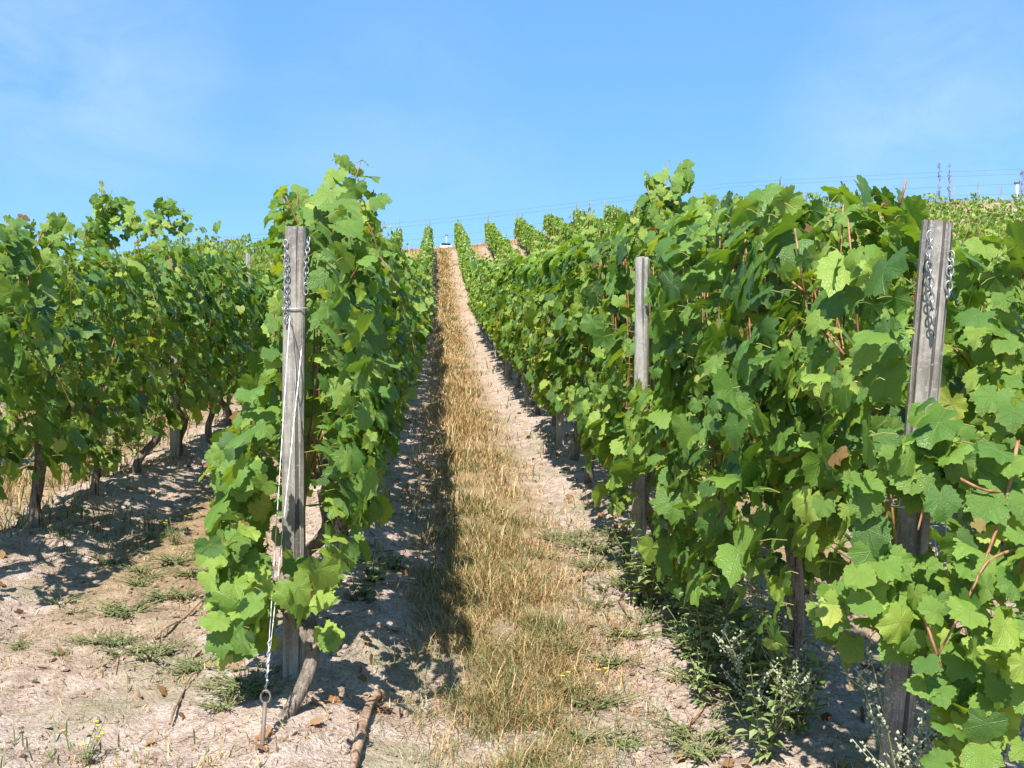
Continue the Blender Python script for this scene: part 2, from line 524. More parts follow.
# ------------------------------------------------------------------ a grapevine
def gen_vine(seed, n=430, lod='mid', half=.64, h0=.45, h1=1.92, w=.36, size=.066, trunk=None, keep=None,
             shoots=None, nshoot=4, droop=5, extra=None, slope=0.0, canes=True, petioles=False, thin_low=True, lean=0.0, tk=1.0, arms=True, xcanes=()):
    """returns MB objects trunk, canes, foliage in the vine's own frame (row along y)"""
    r = np.random.default_rng(seed)
    tr, cn, fo = MB(), [], MB()

    def cane(c, rad):
        c = np.asarray(c)
        if keep is not None:
            kk = keep(c)
            m_ = len(kk) if kk.all() else int(np.argmin(kk))
            if m_ < 4: return
            c, rad = c[:m_], rad[:m_]
        b = MB()
        b.tube(c, rad, 5)
        cn.append(b)
    if trunk is None:
        hh = max(.55, h0 + .15)
        j = r.normal(0, .05, (5, 2))
        trunk = [(0, 0, -.08), (j[0, 0] * .6, j[0, 1] * .6, .12), (j[1, 0], j[1, 1], .30), (j[2, 0], j[2, 1] * 1.5, hh * .75), (j[3, 0], j[3, 1] * 1.6, hh)]
    tp = spline(trunk, 26)
    rad = np.interp(np.linspace(0, 1, 26), [0, .08, .25, .8, 1], [.052, .040, .031, .029, .036])
    tr.tube(tp, rad * tk, 12, knob=.4, seed=seed % 97)
    head = tp[-1]
    # two arms along the wire
    for sgn in ((-1, 1) if arms else ()):
        A = spline([head, head + np.array([r.normal(0, .02), sgn * .12, .07]), np.array([0, sgn * half * .55, head[2] + .1]), np.array([0, sgn * half * .95, head[2] + .08])], 12)
        tr.tube(A, np.linspace(.024, .011, 12), 7, knob=.25, seed=seed % 89)
    for pts in xcanes:
        b = MB()
        b.tube(spline(pts, 14), np.linspace(.0046, .0026, 14), 6, knob=.15, seed=2)
        cn.append(b)
    P, O = [], []
    # wall of foliage: rejection sampling
    M = n * 3
    yy = r.uniform(-half * 1.08, half * 1.08, M)
    hh = h0 + (h1 + .12 - h0) * r.uniform(0, 1, M) ** .92
    rel = (hh - h0) / (h1 - h0)
    sx = seed * 1.7
    wid = w * np.interp(rel, [0, .12, .35, .65, .9, 1.08], [.62, .86, 1.0, .95, .72, .40] if lod != 'lo' else [.7, .9, 1, 1, .95, .75]) * (1 + .34 * fbm(yy * 2.3 + sx, hh * 2.6, oct=2, seed=5))
    side = np.where(r.uniform(0, 1, M) < .5, -1, 1)
    q = r.uniform(0, 1, M) ** .45
    xx = side * wid * q
    top = h1 - .10 + .20 * fbm(yy * 3.1 + sx, sx, oct=2, seed=8)
    bot = h0 + .16 + .22 * fbm(yy * 2.4 + sx, 7.7, oct=2, seed=11)
    okm = (hh < top + .04) & (hh > bot - .1)
    dens = vnoise(xx * 4.2 + sx, yy * 4.2, hh * 4.2, seed=13)
    okm &= r.uniform(0, 1, M) < np.clip(.66 + 1.25 * dens, .04, 1)
    if thin_low:
        okm &= r.uniform(0, 1, M) < np.interp(rel, [0, .18, .3], [.35, .8, 1])
    idx = np.nonzero(okm)[0][:n]
    P.append(np.stack([xx, yy, hh], 1)[idx])
    O.append(np.stack([side * (0.35 + .65 * q), r.normal(0, .25, M), np.where(hh > top - .2, .7, .15)], 1)[idx])
    SZ = [np.clip(size * r.lognormal(-.07, .42, len(idx)), size * .38, size * 1.9)]
    hoff = r.normal(0, .06) + (.10 if lod == 'lo' else 0)
    HU = [np.clip(r.beta(1.6, 1.7, len(idx)) * .84 + hoff, 0, .9)]
    # leading shoots above, arching shoots on the sides
    sh = list(shoots or [])
    for k in range(nshoot):
        y0 = r.uniform(-half, half)
        sh.append((r.normal(0, .07), y0, h1 - .25, r.normal(0, .12), r.normal(0, .12), r.uniform(.28, .55), 0.0))
    for k in range(droop):
        s_ = 1 if r.uniform() < .5 else -1
        sh.append((s_ * w * .6, r.uniform(-half, half), r.uniform(h0 + .5, h1 - .2), s_ * r.uniform(.25, .5), r.normal(0, .3), r.uniform(.35, .65), 1.1))
    for (x0, y0, z0, dx, dy, ln, dr) in sh:
        t = np.linspace(0, 1, 9)
        c = np.stack([x0 + dx * ln * t * (1 if dr else 1.6), y0 + dy * ln * t + .03 * np.sin(t * 5 + y0 * 9), z0 + ln * (t * (1 - .25 * abs(dx)) - dr * 1.15 * t * t)], 1)
        if canes: cane(c + np.array([0, 0, slope * y0]), np.linspace(.0048, .0016, 9))
        m = max(5, int(ln / .052))
        tt = np.linspace(.18, 1.0, m)
        q_ = np.stack([np.interp(tt, t, c[:, i]) for i in range(3)], 1)
        az = r.uniform(0, 6.28) + np.arange(m) * math.pi + r.normal(0, .6, m)
        od = np.stack([np.cos(az), np.sin(az), np.full(m, .25)], 1)
        s_ = size * np.interp(tt, [.2, .65, 1], [.95, .8, .34]) * r.uniform(.8, 1.15, m)
        P.append(q_ + od * s_[:, None] * .55)
        O.append(od + np.array([np.sign(x0) * .5, 0, .35]))
        SZ.append(s_)
        HU.append(np.clip(np.interp(tt, [.2, 1], [.45, .84]) + r.normal(0, .1, m), 0, .93))
    if extra is not None:
        for (c0, sp, m, out, sz) in extra:
            P.append(r.normal(0, 1, (m, 3)) * np.array(sp) + np.array(c0))
            O.append(np.array(out) + r.normal(0, .35, (m, 3)))
            SZ.append(np.clip(r.normal(sz, sz * .2, m), sz * .5, sz * 1.4))
            HU.append(r.beta(2.4, 2.0, m) * .82)
    P, O, SZ, HU = np.concatenate(P), np.concatenate(O), np.concatenate(SZ), np.concatenate(HU)
    sick = r.uniform(0, 1, len(HU))
    HU = np.where((sick > .982), r.uniform(.955, 1, len(HU)), np.where(sick > .965, r.uniform(.84, .91, len(HU)), HU))
    SZ = np.where(HU > .95, SZ * .6, SZ)
    P[:, 0] += lean * P[:, 2]
    P[:, 2] += slope * P[:, 1]
    kp = np.ones(len(P), bool)
    if keep is not None:
        kp = keep(P)
    P, O, SZ, HU = P[kp], O[kp], SZ[kp], HU[kp]
    N_ = O * np.array([1.0, 1.0, .8]) + np.array([0, 0, .40]) + r.normal(0, .48, O.shape)
    Td = np.stack([O[:, 0] * .35, O[:, 1] * .2, np.full(len(O), -1.0)], 1) + r.normal(0, .55, O.shape)
    fo.add(*make_leaves(P, N_, Td, SZ, HU, lod, r))
    if canes:
        # bearing canes rising from the arms through the wall
        for k in range(9):
            y0 = r.uniform(-half, half)
            if not arms or xcanes: y0 = .15 + abs(y0) * .7
            x1 = r.normal(0, .10)
            z1 = r.uniform(h1 - .5, h1)
            c = spline([(r.normal(0, .02), y0 * .8, head[2] + .08), (x1 * .6, y0 + r.normal(0, .06), (head[2] + z1) / 2), (x1, y0 + r.normal(0, .1), z1)], 9)
            c[:, 2] += slope * c[:, 1]
            cane(c, np.linspace(.0052, .0028, 9))
        if petioles:
            Tn = norm(Td - norm(N_) * np.sum(Td * norm(N_), 1, keepdims=True))
            for i in range(len(P)):
                if r.uniform() < .6:
                    a = P[i]
                    b = a - O[i] / (np.linalg.norm(O[i]) + .01) * SZ[i] * .9 - Tn[i] * SZ[i] * .2
                    fo.tube(np.array([b, (a + b) / 2 + (0, 0, .006), a]), [.0018, .0016, .0013], 3, L=(.3, .1, .93), cap=False)
    if petioles: return tr, cn, fo
    allc = MB()
    for b in cn: allc.add(np.concatenate(b.V), np.concatenate(b.T))
    return tr, allc, fo


def vine_root(loc, rot, label, group):
    e = bpy.data.objects.new('grapevine', None)
    COL.objects.link(e)
    e.empty_display_size = .2
    e.location = [float(c) for c in loc]
    e.rotation_euler = rot
    return tag(e, label, 'grapevine', group)


def vine_parts(e, tr, cn, fo):
    obj('trunk', tr, e)
    if cn is not None: obj('canes', cn, e)
    obj('foliage', fo, e)


def slope_at(x, y):
    return float(base_z(x, y + .6) - base_z(x, y - .6)) / 1.2


GR = {'R1': 'vines in the row right of the path', 'L1': 'vines in the row left of the path', 'L2': 'vines in the second row left of the path',
      'L3': 'vines in the third row left of the path', 'R2': 'vines in the second row right of the path', 'RX': 'vines of the upper rows right of the path'}
ORD = ['first', 'second', 'third', 'fourth', 'fifth', 'sixth', 'seventh', 'eighth', 'ninth', 'tenth', 'eleventh', 'twelfth']

# near vines with foliage of their own -----------------------------------------------------------
post_r_base = np.array([1.245, 2.95, 0.0])


def keep_r0(ox, oy):
    oz = float(ground_z(ox, oy, False))
    def k(P):
        wx, wy, wz = P[:, 0] + ox, P[:, 1] + oy, P[:, 2] + oz
        # open air in front of the leaning end post and before its chains
        d = wy
        px = 512 + F * (wx * ca - wy * sa) / (wx * sa + wy * ca)
        py = 384 - F * (wz - EYE) / (wx * sa + wy * ca)
        a = (wy < 3.12) & (px > 900) & (px < 975) & (py > 160) & (py < 402)
        b = (wy < 3.05) & (px > 892) & (px < 940) & (py > 500) & (py < 560)
        c = (wy < 3.02) & (px > 868) & (px < 925) & (py > 650)
        cam = (wx ** 2 + wy ** 2 < 2.1 ** 2)
        return ~(a | b | c | cam)
    return k


def near_vine(x, y, label, grp, **kw):
    gz = float(ground_z(x, y, False))
    sl = slope_at(x, y)
    oz = gz
    k0 = kw.pop('keep', None)
    TL = TOPS[grp]

    def keep(P):
        wx, wy, wz = P[:, 0] + x, P[:, 1] + y, P[:, 2] + gz
        d = wx * sa + wy * ca
        px = 512 + F * (wx * ca - wy * sa) / d
        py = 384 - F * (wz - EYE) / d
        m_ = (py > np.interp(px, TL[0], TL[1]) - 3) & (d > 2.0)
        if grp == 'R1' and y < 6.1:
            m_ &= ~((np.abs(px - 641) < 15) & (d < 5.68) & (((py > 240) & (py < 385)) | ((py > 470) & (py < 545))))
            qx, qy = wx - 1.09, wy - 5.6
            t_ = -(.545 * qx + .839 * qy)
            lt_ = np.abs(-.839 * qx + .545 * qy)
            m_ &= ~((t_ > -.04) & (lt_ < .085) & (wz - .5 > .78 + 1.376 * t_))
        return m_ if k0 is None else m_ & k0(P)
    tr, cn, fo = gen_vine(slope=sl, lod='hi', petioles=True, keep=keep, **kw)
    e = vine_root((x, y, gz), (0, 0, 0), label, GR[grp])
    vine_parts(e, tr.mesh('trunk', M_BARK), None, fo.mesh('foliage', M_LEAF))
    for b in cn: obj('cane', b.mesh('cane', M_CANE), e)
    return e


TOPS = {'R1': ([560, 600, 640, 648, 690, 700, 760, 772, 830, 905, 915, 960, 1100], [218, 215, 205, 160, 160, 192, 206, 186, 183, 202, 218, 238, 248]),
        'L1': ([250, 262, 310, 322, 334, 374, 380, 400, 430], [200, 192, 196, 205, 158, 165, 205, 218, 240]),
        'L2': ([-200, 0, 40, 80, 95, 103, 122, 140, 158, 175, 190, 270], [215, 222, 215, 226, 206, 176, 178, 228, 204, 204, 222, 236]),
        'R2': ([600, 960, 1024, 1200], [190, 215, 222, 230])}


R0 = np.array([1.42, 2.98, float(ground_z(1.42, 2.98, False))])
xr = [[W(1018, 440, 2.52) - R0, W(1006, 500, 2.47) - R0, W(985, 560, 2.44) - R0, W(962, 610, 2.42) - R0, W(938, 655, 2.42) - R0],
      [W(1030, 545, 2.46) - R0, W(990, 560, 2.43) - R0, W(972, 590, 2.42) - R0],
      [W(922, 610, 2.48) - R0, W(932, 640, 2.44) - R0, W(942, 668, 2.42) - R0],
      [W(958, 478, 2.5) - R0, W(985, 490, 2.48) - R0, W(1015, 492, 2.5) - R0],
      [W(940, 440, 2.6) - R0, W(928, 490, 2.57) - R0, W(918, 530, 2.56) - R0]]
near_vine(1.42, 2.98, 'grapevine wrapped round the chained end post right of the path, red canes trailing', 'R1', seed=11, n=560, half=.55, size=.050, w=.40,
          h0=.42, h1=1.80, xcanes=xr, keep=keep_r0(1.42, 2.98), nshoot=2, droop=4,
          shoots=[(.05, -.45, .75, .25, -.5, .75, .75), (.10, -.5, .95, .5, -.35, .6, .8), (.2, -.4, 1.1, .4, -.4, .6, .9)],
          extra=[(W(*q) - R0, sd, n_, (-.2, -1, .5), .047) for q, sd, n_ in (((905, 450, 2.62), (.08, .07, .05), 44), ((950, 440, 2.62), (.05, .07, .04), 22), ((915, 605, 2.6), (.06, .07, .05), 26), ((985, 600, 2.5), (.06, .12, .14), 90), ((1000, 470, 2.55), (.05, .12, .1), 62), ((970, 690, 2.45), (.05, .08, .06), 44), ((860, 560, 2.7), (.06, .08, .09), 34), ((1010, 360, 2.8), (.05, .1, .12), 30))])
near_vine(1.25, 3.72, 'large leaved grapevine just behind the chained end post right of the path', 'R1', seed=12, n=980, half=.68, size=.053, w=.40, h0=.36, h1=1.92, keep=keep_r0(1.25, 3.72), nshoot=5, droop=5,
          trunk=[(0.0, 0, -.08), (.01, .0, .15), (.05, .02, .33), (.03, .0, .5), (.05, .05, .68)])
near_vine(1.26, 4.9, 'second leafy grapevine up from the chained end post right of the path', 'R1', seed=13, n=900, half=.68, size=.052, w=.39, h0=.20, h1=1.93, thin_low=False, nshoot=4, droop=5)
R14 = np.array([1.24, 6.0, float(ground_z(1.24, 6.0, False))])
near_vine(1.24, 6.0, 'grapevine with one tall leaning shoot beside the round topped stake right of the path', 'R1', seed=14, n=800, half=.66, size=.052, w=.34, h0=.30, h1=1.90, nshoot=3, droop=4,
          extra=[(W(*q) - R14, sd, n_, (-.4, -1, .3), .052) for q, sd, n_ in (((664, 192, 5.75), (.06, .06, .07), 42), ((690, 222, 5.75), (.09, .08, .06), 46), ((684, 172, 5.75), (.012, .03, .05), 9))],
          shoots=[(-.05, -.35, 1.75, -.10, .0, .56, 0), (-.0, -.28, 1.75, .05, .1, .50, 0), (0, -.40, 1.7, -.2, -.05, .46, 0), (.05, -.2, 1.7, .1, 0, .4, 0)],
          keep=lambda P: ~((P[:, 0] < -.02) & (P[:, 1] > .1) & (P[:, 1] < .62) & (P[:, 2] > .95)))
near_vine(1.26, 7.2, 'bushy grapevine just behind the round topped stake right of the path', 'R1', seed=15, n=760, half=.66, size=.053, w=.36, h0=.46, h1=1.93,
          keep=lambda P: ~((P[:, 0] < .02) & (P[:, 1] < -.42) & (P[:, 2] > .95)))


def keep_l0(ox, oy):
    oz = float(ground_z(ox, oy, False))
    def k(P):
        wx, wy, wz = P[:, 0] + ox, P[:, 1] + oy, P[:, 2] + oz
        d = wx * sa + wy * ca
        px = 512 + F * (wx * ca - wy * sa) / d
        py = 384 - F * (wz - EYE) / d
        a = (wy < 4.16) & (px > 266) & (px < 322) & (py < 548)
        lim = np.interp(py, [150, 190, 210, 300, 400, 470, 520, 640], [252, 256, 268, 268, 236, 196, 196, 210])
        b = px < lim + 8
        c = (py > 655)
        e2 = ((py > 560) & (px > 335)) | ((py > 604) & (px > 272) & (px < 326))
        return ~(a | b | c | e2)
    return k


L0 = np.array([-.56, 3.78, float(ground_z(-.56, 3.78, False))])
trL0 = [W(280, 748, 3.68), W(284, 722, 3.70), W(300, 695, 3.72), W(311, 665, 3.76), W(312, 643, 3.8), W(298, 622, 3.84), W(285, 604, 3.92), W(288, 570, 4.1)]
near_vine(L0[0], L0[1], 'grapevine with bent bare trunk at the foot of the wired end post', 'L1', seed=21, n=560, half=.62, size=.050, w=.36, h0=.40, h1=1.86,
          trunk=[p - L0 for p in trL0], tk=.8, arms=False, keep=keep_l0(L0[0], L0[1]), nshoot=0, droop=0,
          extra=[((-.14, .02, .33), (.17, .12, .12), 130, (-.3, -1, .45), .058), ((.16, .02, .42), (.06, .1, .06), 26, (.1, -1, .45), .05), ((-.22, .25, .72), (.13, .15, .2), 95, (-.5, -1, .4), .062),
                 ((-.05, .34, 1.3), (.14, .12, .32), 120, (-.3, -1, .4), .062), ((.14, .02, .34), (.06, .08, .1), 16, (.2, -1, .4), .05), ((-.02, .42, 1.8), (.12, .1, .07), 40, (-.2, -1, .4), .058)],
          shoots=[(-.08, .40, 1.62, -.28, 0, .44, 0), (-.02, .45, 1.62, -.1, 0, .4, 0)])
near_vine(-.56, 4.75, 'grapevine with tall bushy top right behind the wired end post left of the path', 'L1', seed=22, n=820, half=.66, size=.051, w=.36, h0=.45, h1=1.93, nshoot=3, droop=4, keep=keep_l0(-.56, 4.75),
          shoots=[(.10, -.30, 1.70, .05, 0, .62, 0), (.13, -.25, 1.70, .16, 0, .52, 0), (.05, -.3, 1.70, .0, .1, .50, 0), (.16, -.22, 1.6, .2, .1, .5, 0)],
          extra=[((.13, -.28, 1.82), (.09, .08, .16), 40, (0, -1, .4), .058)])
near_vine(-.55, 5.95, 'third grapevine up from the wired end post left of the path', 'L1', seed=23, n=780, half=.68, size=.053, w=.36, h0=.45, h1=1.93, keep=keep_l0(-.55, 5.95))
near_vine(-2.36, 5.25, 'grapevine cut by the left picture edge, in the second row left of the path', 'L2', seed=31, n=560, half=.47, size=.054, w=.40, h0=.34, h1=1.80)
R32 = np.array([-2.36, 6.35, float(ground_z(-2.36, 6.35, False))])
R33 = np.array([-2.36, 7.4, float(ground_z(-2.36, 7.4, False))])
near_vine(-2.36, 6.35, 'grapevine on a bare dark trunk beside the left picture edge', 'L2', seed=32, n=560, half=.47, size=.054, w=.42, h0=.30, h1=1.78, thin_low=False, extra=[(W(30, 232, 5.9) - R32, (.10, .10, .10), 34, (.3, -.6, .4), .05)], trunk=[(0, 0, -.08), (.0, .0, .15), (.02, 0, .35), (.03, .0, .55), (.05, 0, .8)])
near_vine(-2.36, 7.4, 'grapevine with a tall upright shoot in the second row left of the path', 'L2', seed=33, n=560, half=.47, size=.054, w=.42, h0=.30, h1=1.74, thin_low=False, extra=[(W(112, 212, 7.35) - R33, (.10, .10, .07), 44, (.3, -.6, .4), .052), (W(105, 232, 7.3) - R33, (.14, .12, .07), 44, (.3, -.6, .4), .052)],
          shoots=[(.05, .0, 1.7, .0, 0, .62, 0), (.02, .1, 1.7, .1, 0, .45, 0)], nshoot=2)
R34 = np.array([-2.36, 8.5, float(ground_z(-2.36, 8.5, False))])
near_vine(-2.36, 8.5, 'grapevine with a rounded leafy peak just before the split grey stake', 'L2', seed=34, n=540, half=.48, size=.055, w=.42, h0=.32, h1=1.70, thin_low=False,
          extra=[(W(165, 222, 8.45) - R34, (.12, .12, .10), 60, (.3, -.6, .4), .052), (W(166, 210, 8.45) - R34, (.05, .06, .07), 22, (.3, -.6, .4), .046)])
near_vine(3.07, 4.5, 'grapevine behind the chained end post, in the second row right of the path', 'R2', seed=41, n=680, half=.66, size=.055, w=.38, h0=.45, h1=1.75)
near_vine(3.07, 5.6, 'grapevine at the right picture edge, in the second row right of the path', 'R2', seed=42, n=680, half=.66, size=.055, w=.38, h0=.45, h1=1.72)

# shared vines ---------------------------------------------------------------------------------
LOWV, HIV = [], []
for k in range(6):
    t3 = gen_vine(100 + k, n=680, half=.70, size=.056, w=.36, h0=.46, h1=1.92, nshoot=4, droop=4)
    LOWV.append((t3[0].mesh('trunk', M_BARK), t3[1].mesh('canes', M_CANE), t3[2].mesh('foliage', M_LEAF)))
for k in range(4):
    t3 = gen_vine(130 + k, n=680, half=.60, size=.056, w=.38, h0=.36, h1=1.80, nshoot=5, droop=4)
    HIV.append((t3[0].mesh('trunk', M_BARK), t3[1].mesh('canes', M_CANE), t3[2].mesh('foliage', M_LEAF)))
FARV = []
for k in range(5):
    t3 = gen_vine(160 + k, n=330, lod='lo', half=.72, size=.075, w=.22, h0=.40, h1=1.64, nshoot=2, droop=2, canes=False)
    f, t = t3[2], t3[0]
    FARV.append((t.mesh('trunk', M_BARK), f.mesh('foliage', M_LEAF)))

prng = random.Random(5)


def row_vines(key, x, y0, y1, far_y, lib, label_near, label_far, n_named=0, names=None, step=1.2, hs=1.0):
    y, k = y0, 0
    last = None
    while y < y1:
        xx = x + prng.gauss(0, .03)
        gz = float(ground_z(xx, y, False))
        rot = (math.atan(slope_at(xx, y)) * .8, 0, math.pi * prng.randint(0, 1))
        if rot[2]: rot = (-rot[0], 0, rot[2])
        label = names[k] if names and k < len(names) else (label_near if y < far_y else label_far)
        e = vine_root((xx, y, gz), rot, label, GR[key])
        sc = prng.uniform(.93, 1.05) * hs
        e.scale = (prng.uniform(.92, 1.08), 1, sc)
        if y < 30:
            v = prng.randrange(len(lib))
            if v == last: v = (v + 1) % len(lib)
            last = v
            vine_parts(e, *lib[v])
        else:
            v = prng.randrange(len(FARV))
            obj('trunk', FARV[v][0], e)
            obj('foliage', FARV[v][1], e)
        y += step + prng.gauss(0, .04)
        k += 1


row_vines('R1', 1.26, 8.4, 64, 22, LOWV, 'leafy trellised grapevine along the lower half of the row right of the path', 'small distant grapevine high up the row right of the path',
          names=['%s grapevine beyond the round topped stake in the row right of the path' % w for w in ('second', 'third', 'fourth', 'fifth')])
row_vines('L1', -.55, 7.15, 64, 22, LOWV, 'shaded grapevine along the lower half of the row left of the path', 'small distant grapevine high up the row left of the path',
          names=['%s grapevine up from the wired end post left of the path' % w for w in ('fourth', 'fifth', 'sixth')])
row_vines('L2', -2.36, 9.75, 44, 16, HIV, 'grapevine on a dark trunk along the second row left of the path', 'distant grapevine whose top shows in the second row left of the path',
          names=['grapevine right behind the split grey stake in the second row left of the path'])
row_vines('L3', -4.17, 7.0, 26, 99, HIV, 'grapevine of the third row left of the path, seen behind the second row', '')
row_vines('R2', 3.07, 6.8, 64, 25, LOWV, 'grapevine top showing over the near right row, in the second row right of the path', 'distant grapevine of the second row right of the path below the crest', hs=.97)
for i, (ya, yb) in enumerate([(37, 64), (42, 64), (45, 64), (48, 64), (50, 64)]):
    row_vines('RX', ROW_R[2 + i], ya, yb, 0, LOWV, '', 'distant grapevine of the %s row right of the path, against the sky at the crest' % ORD[2 + i])
row_vines('RX', ROW_R[2], 5.0, 16, 99, LOWV, 'grapevine of the third row right of the path, peeping over the right rows', '', hs=.98)


# every other vine of the plantation: one far mass
def far_mass():
    r = np.random.default_rng(3)
    P, HU, SZ, OUT = [], [], [], []
    rows = [(x, (64 if i < 7 else 64)) for i, x in enumerate(ROW_R)] + [(x, 64) for x in ROW_L]
    def add(x, ya, yb):
        if yb <= ya: return
        n = int((yb - ya) * 75)
        y = r.uniform(ya, yb, n)
        h = r.uniform(.45, 1.62, n) + .1 * fbm(y * 1.5, x, oct=2, seed=4)
        sd = np.where(r.uniform(0, 1, n) < .5, -1, 1)
        xx = x + sd * .23 * r.uniform(.3, 1, n) * np.interp(h, [.4, 1, 1.7], [.8, 1, .8]) * (1 + .4 * fbm(y * 1.7, h * 2, x, oct=2, seed=2))
        P.append(np.stack([xx, y, base_z(xx, y) + h], 1))
        OUT.append(np.stack([sd * 1.0, r.normal(0, .3, n) - .2, np.full(n, .3)], 1))
        SZ.append(r.uniform(.07, .12, n))
        HU.append(r.beta(2.4, 1.7, n) * .90)
    for i, x in enumerate(ROW_R):
        if i == 0 or i == 1: continue
        if i == 2: add(x, 16.5, 36.4)
        elif i in (3, 4, 5, 6): add(x, 9 if i < 5 else 14, {3: 41.4, 4: 44.4, 5: 47.4, 6: 49.4}[i])
        else: add(x, 16 if i < 12 else 26, 63 - max(0, i - 8) * 1.2)
    add(ROW_L[1], 45, 64)
    add(ROW_L[2], 27, 64)
    for x in ROW_L[3:]: add(x, 14, 64)
    P, OUT, SZ, HU = map(np.concatenate, (P, OUT, SZ, HU))
    uvn = OUT + np.array([0, 0, .3]) + r.normal(0, .4, OUT.shape)
    td = np.array([0, 0, -1.0]) + r.normal(0, .4, OUT.shape)
    m = MB()
    m.add(*make_leaves(P, uvn, td, SZ, HU, 'lo', r))
    o = obj('distant_vine_rows', m.mesh('distant_vine_rows', M_LEAF))
    tag(o, 'mass of green vine rows covering the upper slope beyond the near rows', 'vineyard', kind='stuff')


far_mass()


# ------------------------------------------------------------------ posts and stakes
def post_mesh(name, w, d, h, mat, seed, round_=False, slant=.0, taper=.06, chamfer=.012, nz=40):
    r = np.random.default_rng(seed)
    if round_:
        a = np.arange(16) * 2 * np.pi / 16
        prof = np.stack([np.cos(a) * w / 2, np.sin(a) * d / 2], 1)
    else:
        c = chamfer
        hx, hy = w / 2, d / 2
        prof = []
        for (sx, sy) in ((1, 1), (-1, 1), (-1, -1), (1, -1)):
            p1, p2 = (sx * hx, sy * (hy - c)), (sx * (hx - c), sy * hy)
            prof += [p1, p2] if sx * sy > 0 else [p2, p1]
        pp = []
        for i in range(8):
            p, q = np.array(prof[i]), np.array(prof[(i + 1) % 8])
            pp.append(p)
            if i % 2: pp += [p + (q - p) / 3, p + (q - p) * 2 / 3]
        prof = np.array(pp)
    k = len(prof)
    V, T = [], []
    zs = np.linspace(-.15, h, nz)
    if round_: zs = np.concatenate([zs, h + w * .5 * np.array([.22, .36, .42])])
    for i, z in enumerate(zs):
        s = 1 - taper * z / h
        if round_ and i >= nz: s *= (.88, .62, .25)[i - nz]
        if not round_ and i == nz - 1: s *= .965
        f = fbm(prof[:, 0] * 40 + seed, prof[:, 1] * 40, z * 1.6, oct=3, seed=seed)
        f2 = vnoise(prof[:, 0] * 90 + seed, prof[:, 1] * 90, z * .5, seed=seed + 3)
        q = prof * (s * (1 + .04 * f + .016 * f2))[:, None]
        bow = .008 * math.sin(z * 1.7 + seed)
        zz = z + (slant * prof[:, 0] + .006 * f) * (i >= nz - 1)
        V.append(np.stack([q[:, 0] + bow, q[:, 1], zz + np.zeros(k)], 1))
    n = len(zs)
    V = np.concatenate(V)
    V = np.vstack([V, V[-k:].mean(0) + (0, 0, .002)])
    for i in range(n - 1):
        for j in range(k):
            a, b = i * k + j, i * k + (j + 1) % k
            T += [(a, b, b + k), (a, b + k, a + k)]
    for j in range(k):
        T.append((n * k, (n - 1) * k + j, (n - 1) * k + (j + 1) % k))
    me = mesh(name, V, T, mat, None, True)
    me.set_sharp_from_angle(angle=R(38))
    return me


def aim(base, top, spin=0):
    d = np.asarray(top) - np.asarray(base)
    n = np.linalg.norm(d)
    d = d / n
    import mathutils
    q = mathutils.Vector((0, 0, 1)).rotation_difference(mathutils.Vector([float(c) for c in d]))
    return n, (q @ mathutils.Quaternion((0, 0, 1), R(spin))).to_euler()


# left end post
lb = W(295, 690, 4.1); lt = W(297, 228, 4.08)
n_, rot = aim(lb, lt)
o = obj('trellis_post', post_mesh('trellis_post', .084, .088, n_, M_POST, 3, slant=.07), None, lb, rot)
tag(o, 'weathered square end post with wires tied round it left of the path', 'post', 'end posts hung with chains')
# right end post
rb = W(884, 858, 2.9); rt = W(941, 222, 2.80)
n_, rot = aim(rb, rt, -20)
o = obj('trellis_post', post_mesh('trellis_post', .080, .082, n_, M_POST, 8, slant=-.05, chamfer=.016), None, rb, rot)
tag(o, 'leaning grey square end post among big leaves right of the path', 'post', 'end posts hung with chains')
# round topped stake
kb = W(640, 562, 5.65); kt = W(641, 260, 5.62)
n_, rot = aim(kb, kt)
o = obj('trellis_stake', post_mesh('trellis_stake', .080, .080, n_, M_STAKE, 5, round_=True, taper=.03), None, kb, rot)
tag(o, 'pale round topped stake standing out of the leaves right of the path', 'stake', 'wooden stakes along the rows')
STK = [post_mesh('trellis_stake', .075, .06, 1.78, M_STAKE, 40 + k, round_=(k == 1), slant=.1 * (k - 1)) for k in range(3)]


def stake(x, y, label, group='wooden stakes along the rows', v=0, h=1.0):
    o = obj('trellis_stake', STK[v], None, (x, y, float(ground_z(x, y, False))), (prng.gauss(0, .02), prng.gauss(0, .02), prng.uniform(0, 3)))
    o.scale = (1, 1, h)
    return tag(o, label, 'stake', group)


stake(-2.34, 9.55, 'split grey stake whose foot shows under the second row left of the path', v=0)
px = W(566, 458, 10.45)
stake(px[0] - .05, px[1], 'grey stake foot beside two vine trunks under the row right of the path', v=0, h=.9)
y = 14.3
while y < 64:
    stake(1.20, y, 'grey stake half hidden among leaves high in the row right of the path', v=prng.randrange(3))
    y += 3.85
y = 8.0
while y < 64:
    stake(-.55, y, 'grey stake hidden among leaves along the row left of the path', v=prng.randrange(3))
    y += 3.85
for y in (13.4, 17.2, 21.0, 25, 29):
    stake(-2.36, y, 'grey stake among the tops of the second row left of the path', v=prng.randrange(3), h=1.12)
for i in range(1, 9):
    stake(ROW_R[i], 64.3, 'end stake topping the %s row right of the path at the crest' % ORD[i], v=0, h=1.12)
stake(1.26, 64.5, 'end stake at the top of the row right of the path', v=0, h=1.1)
stake(-.55, 64.5, 'end stake at the top of the row left of the path', v=0, h=1.1)
stake(-2.36, 64.5, 'pale end stake at the top of the second row left of the path', v=0, h=1.15)
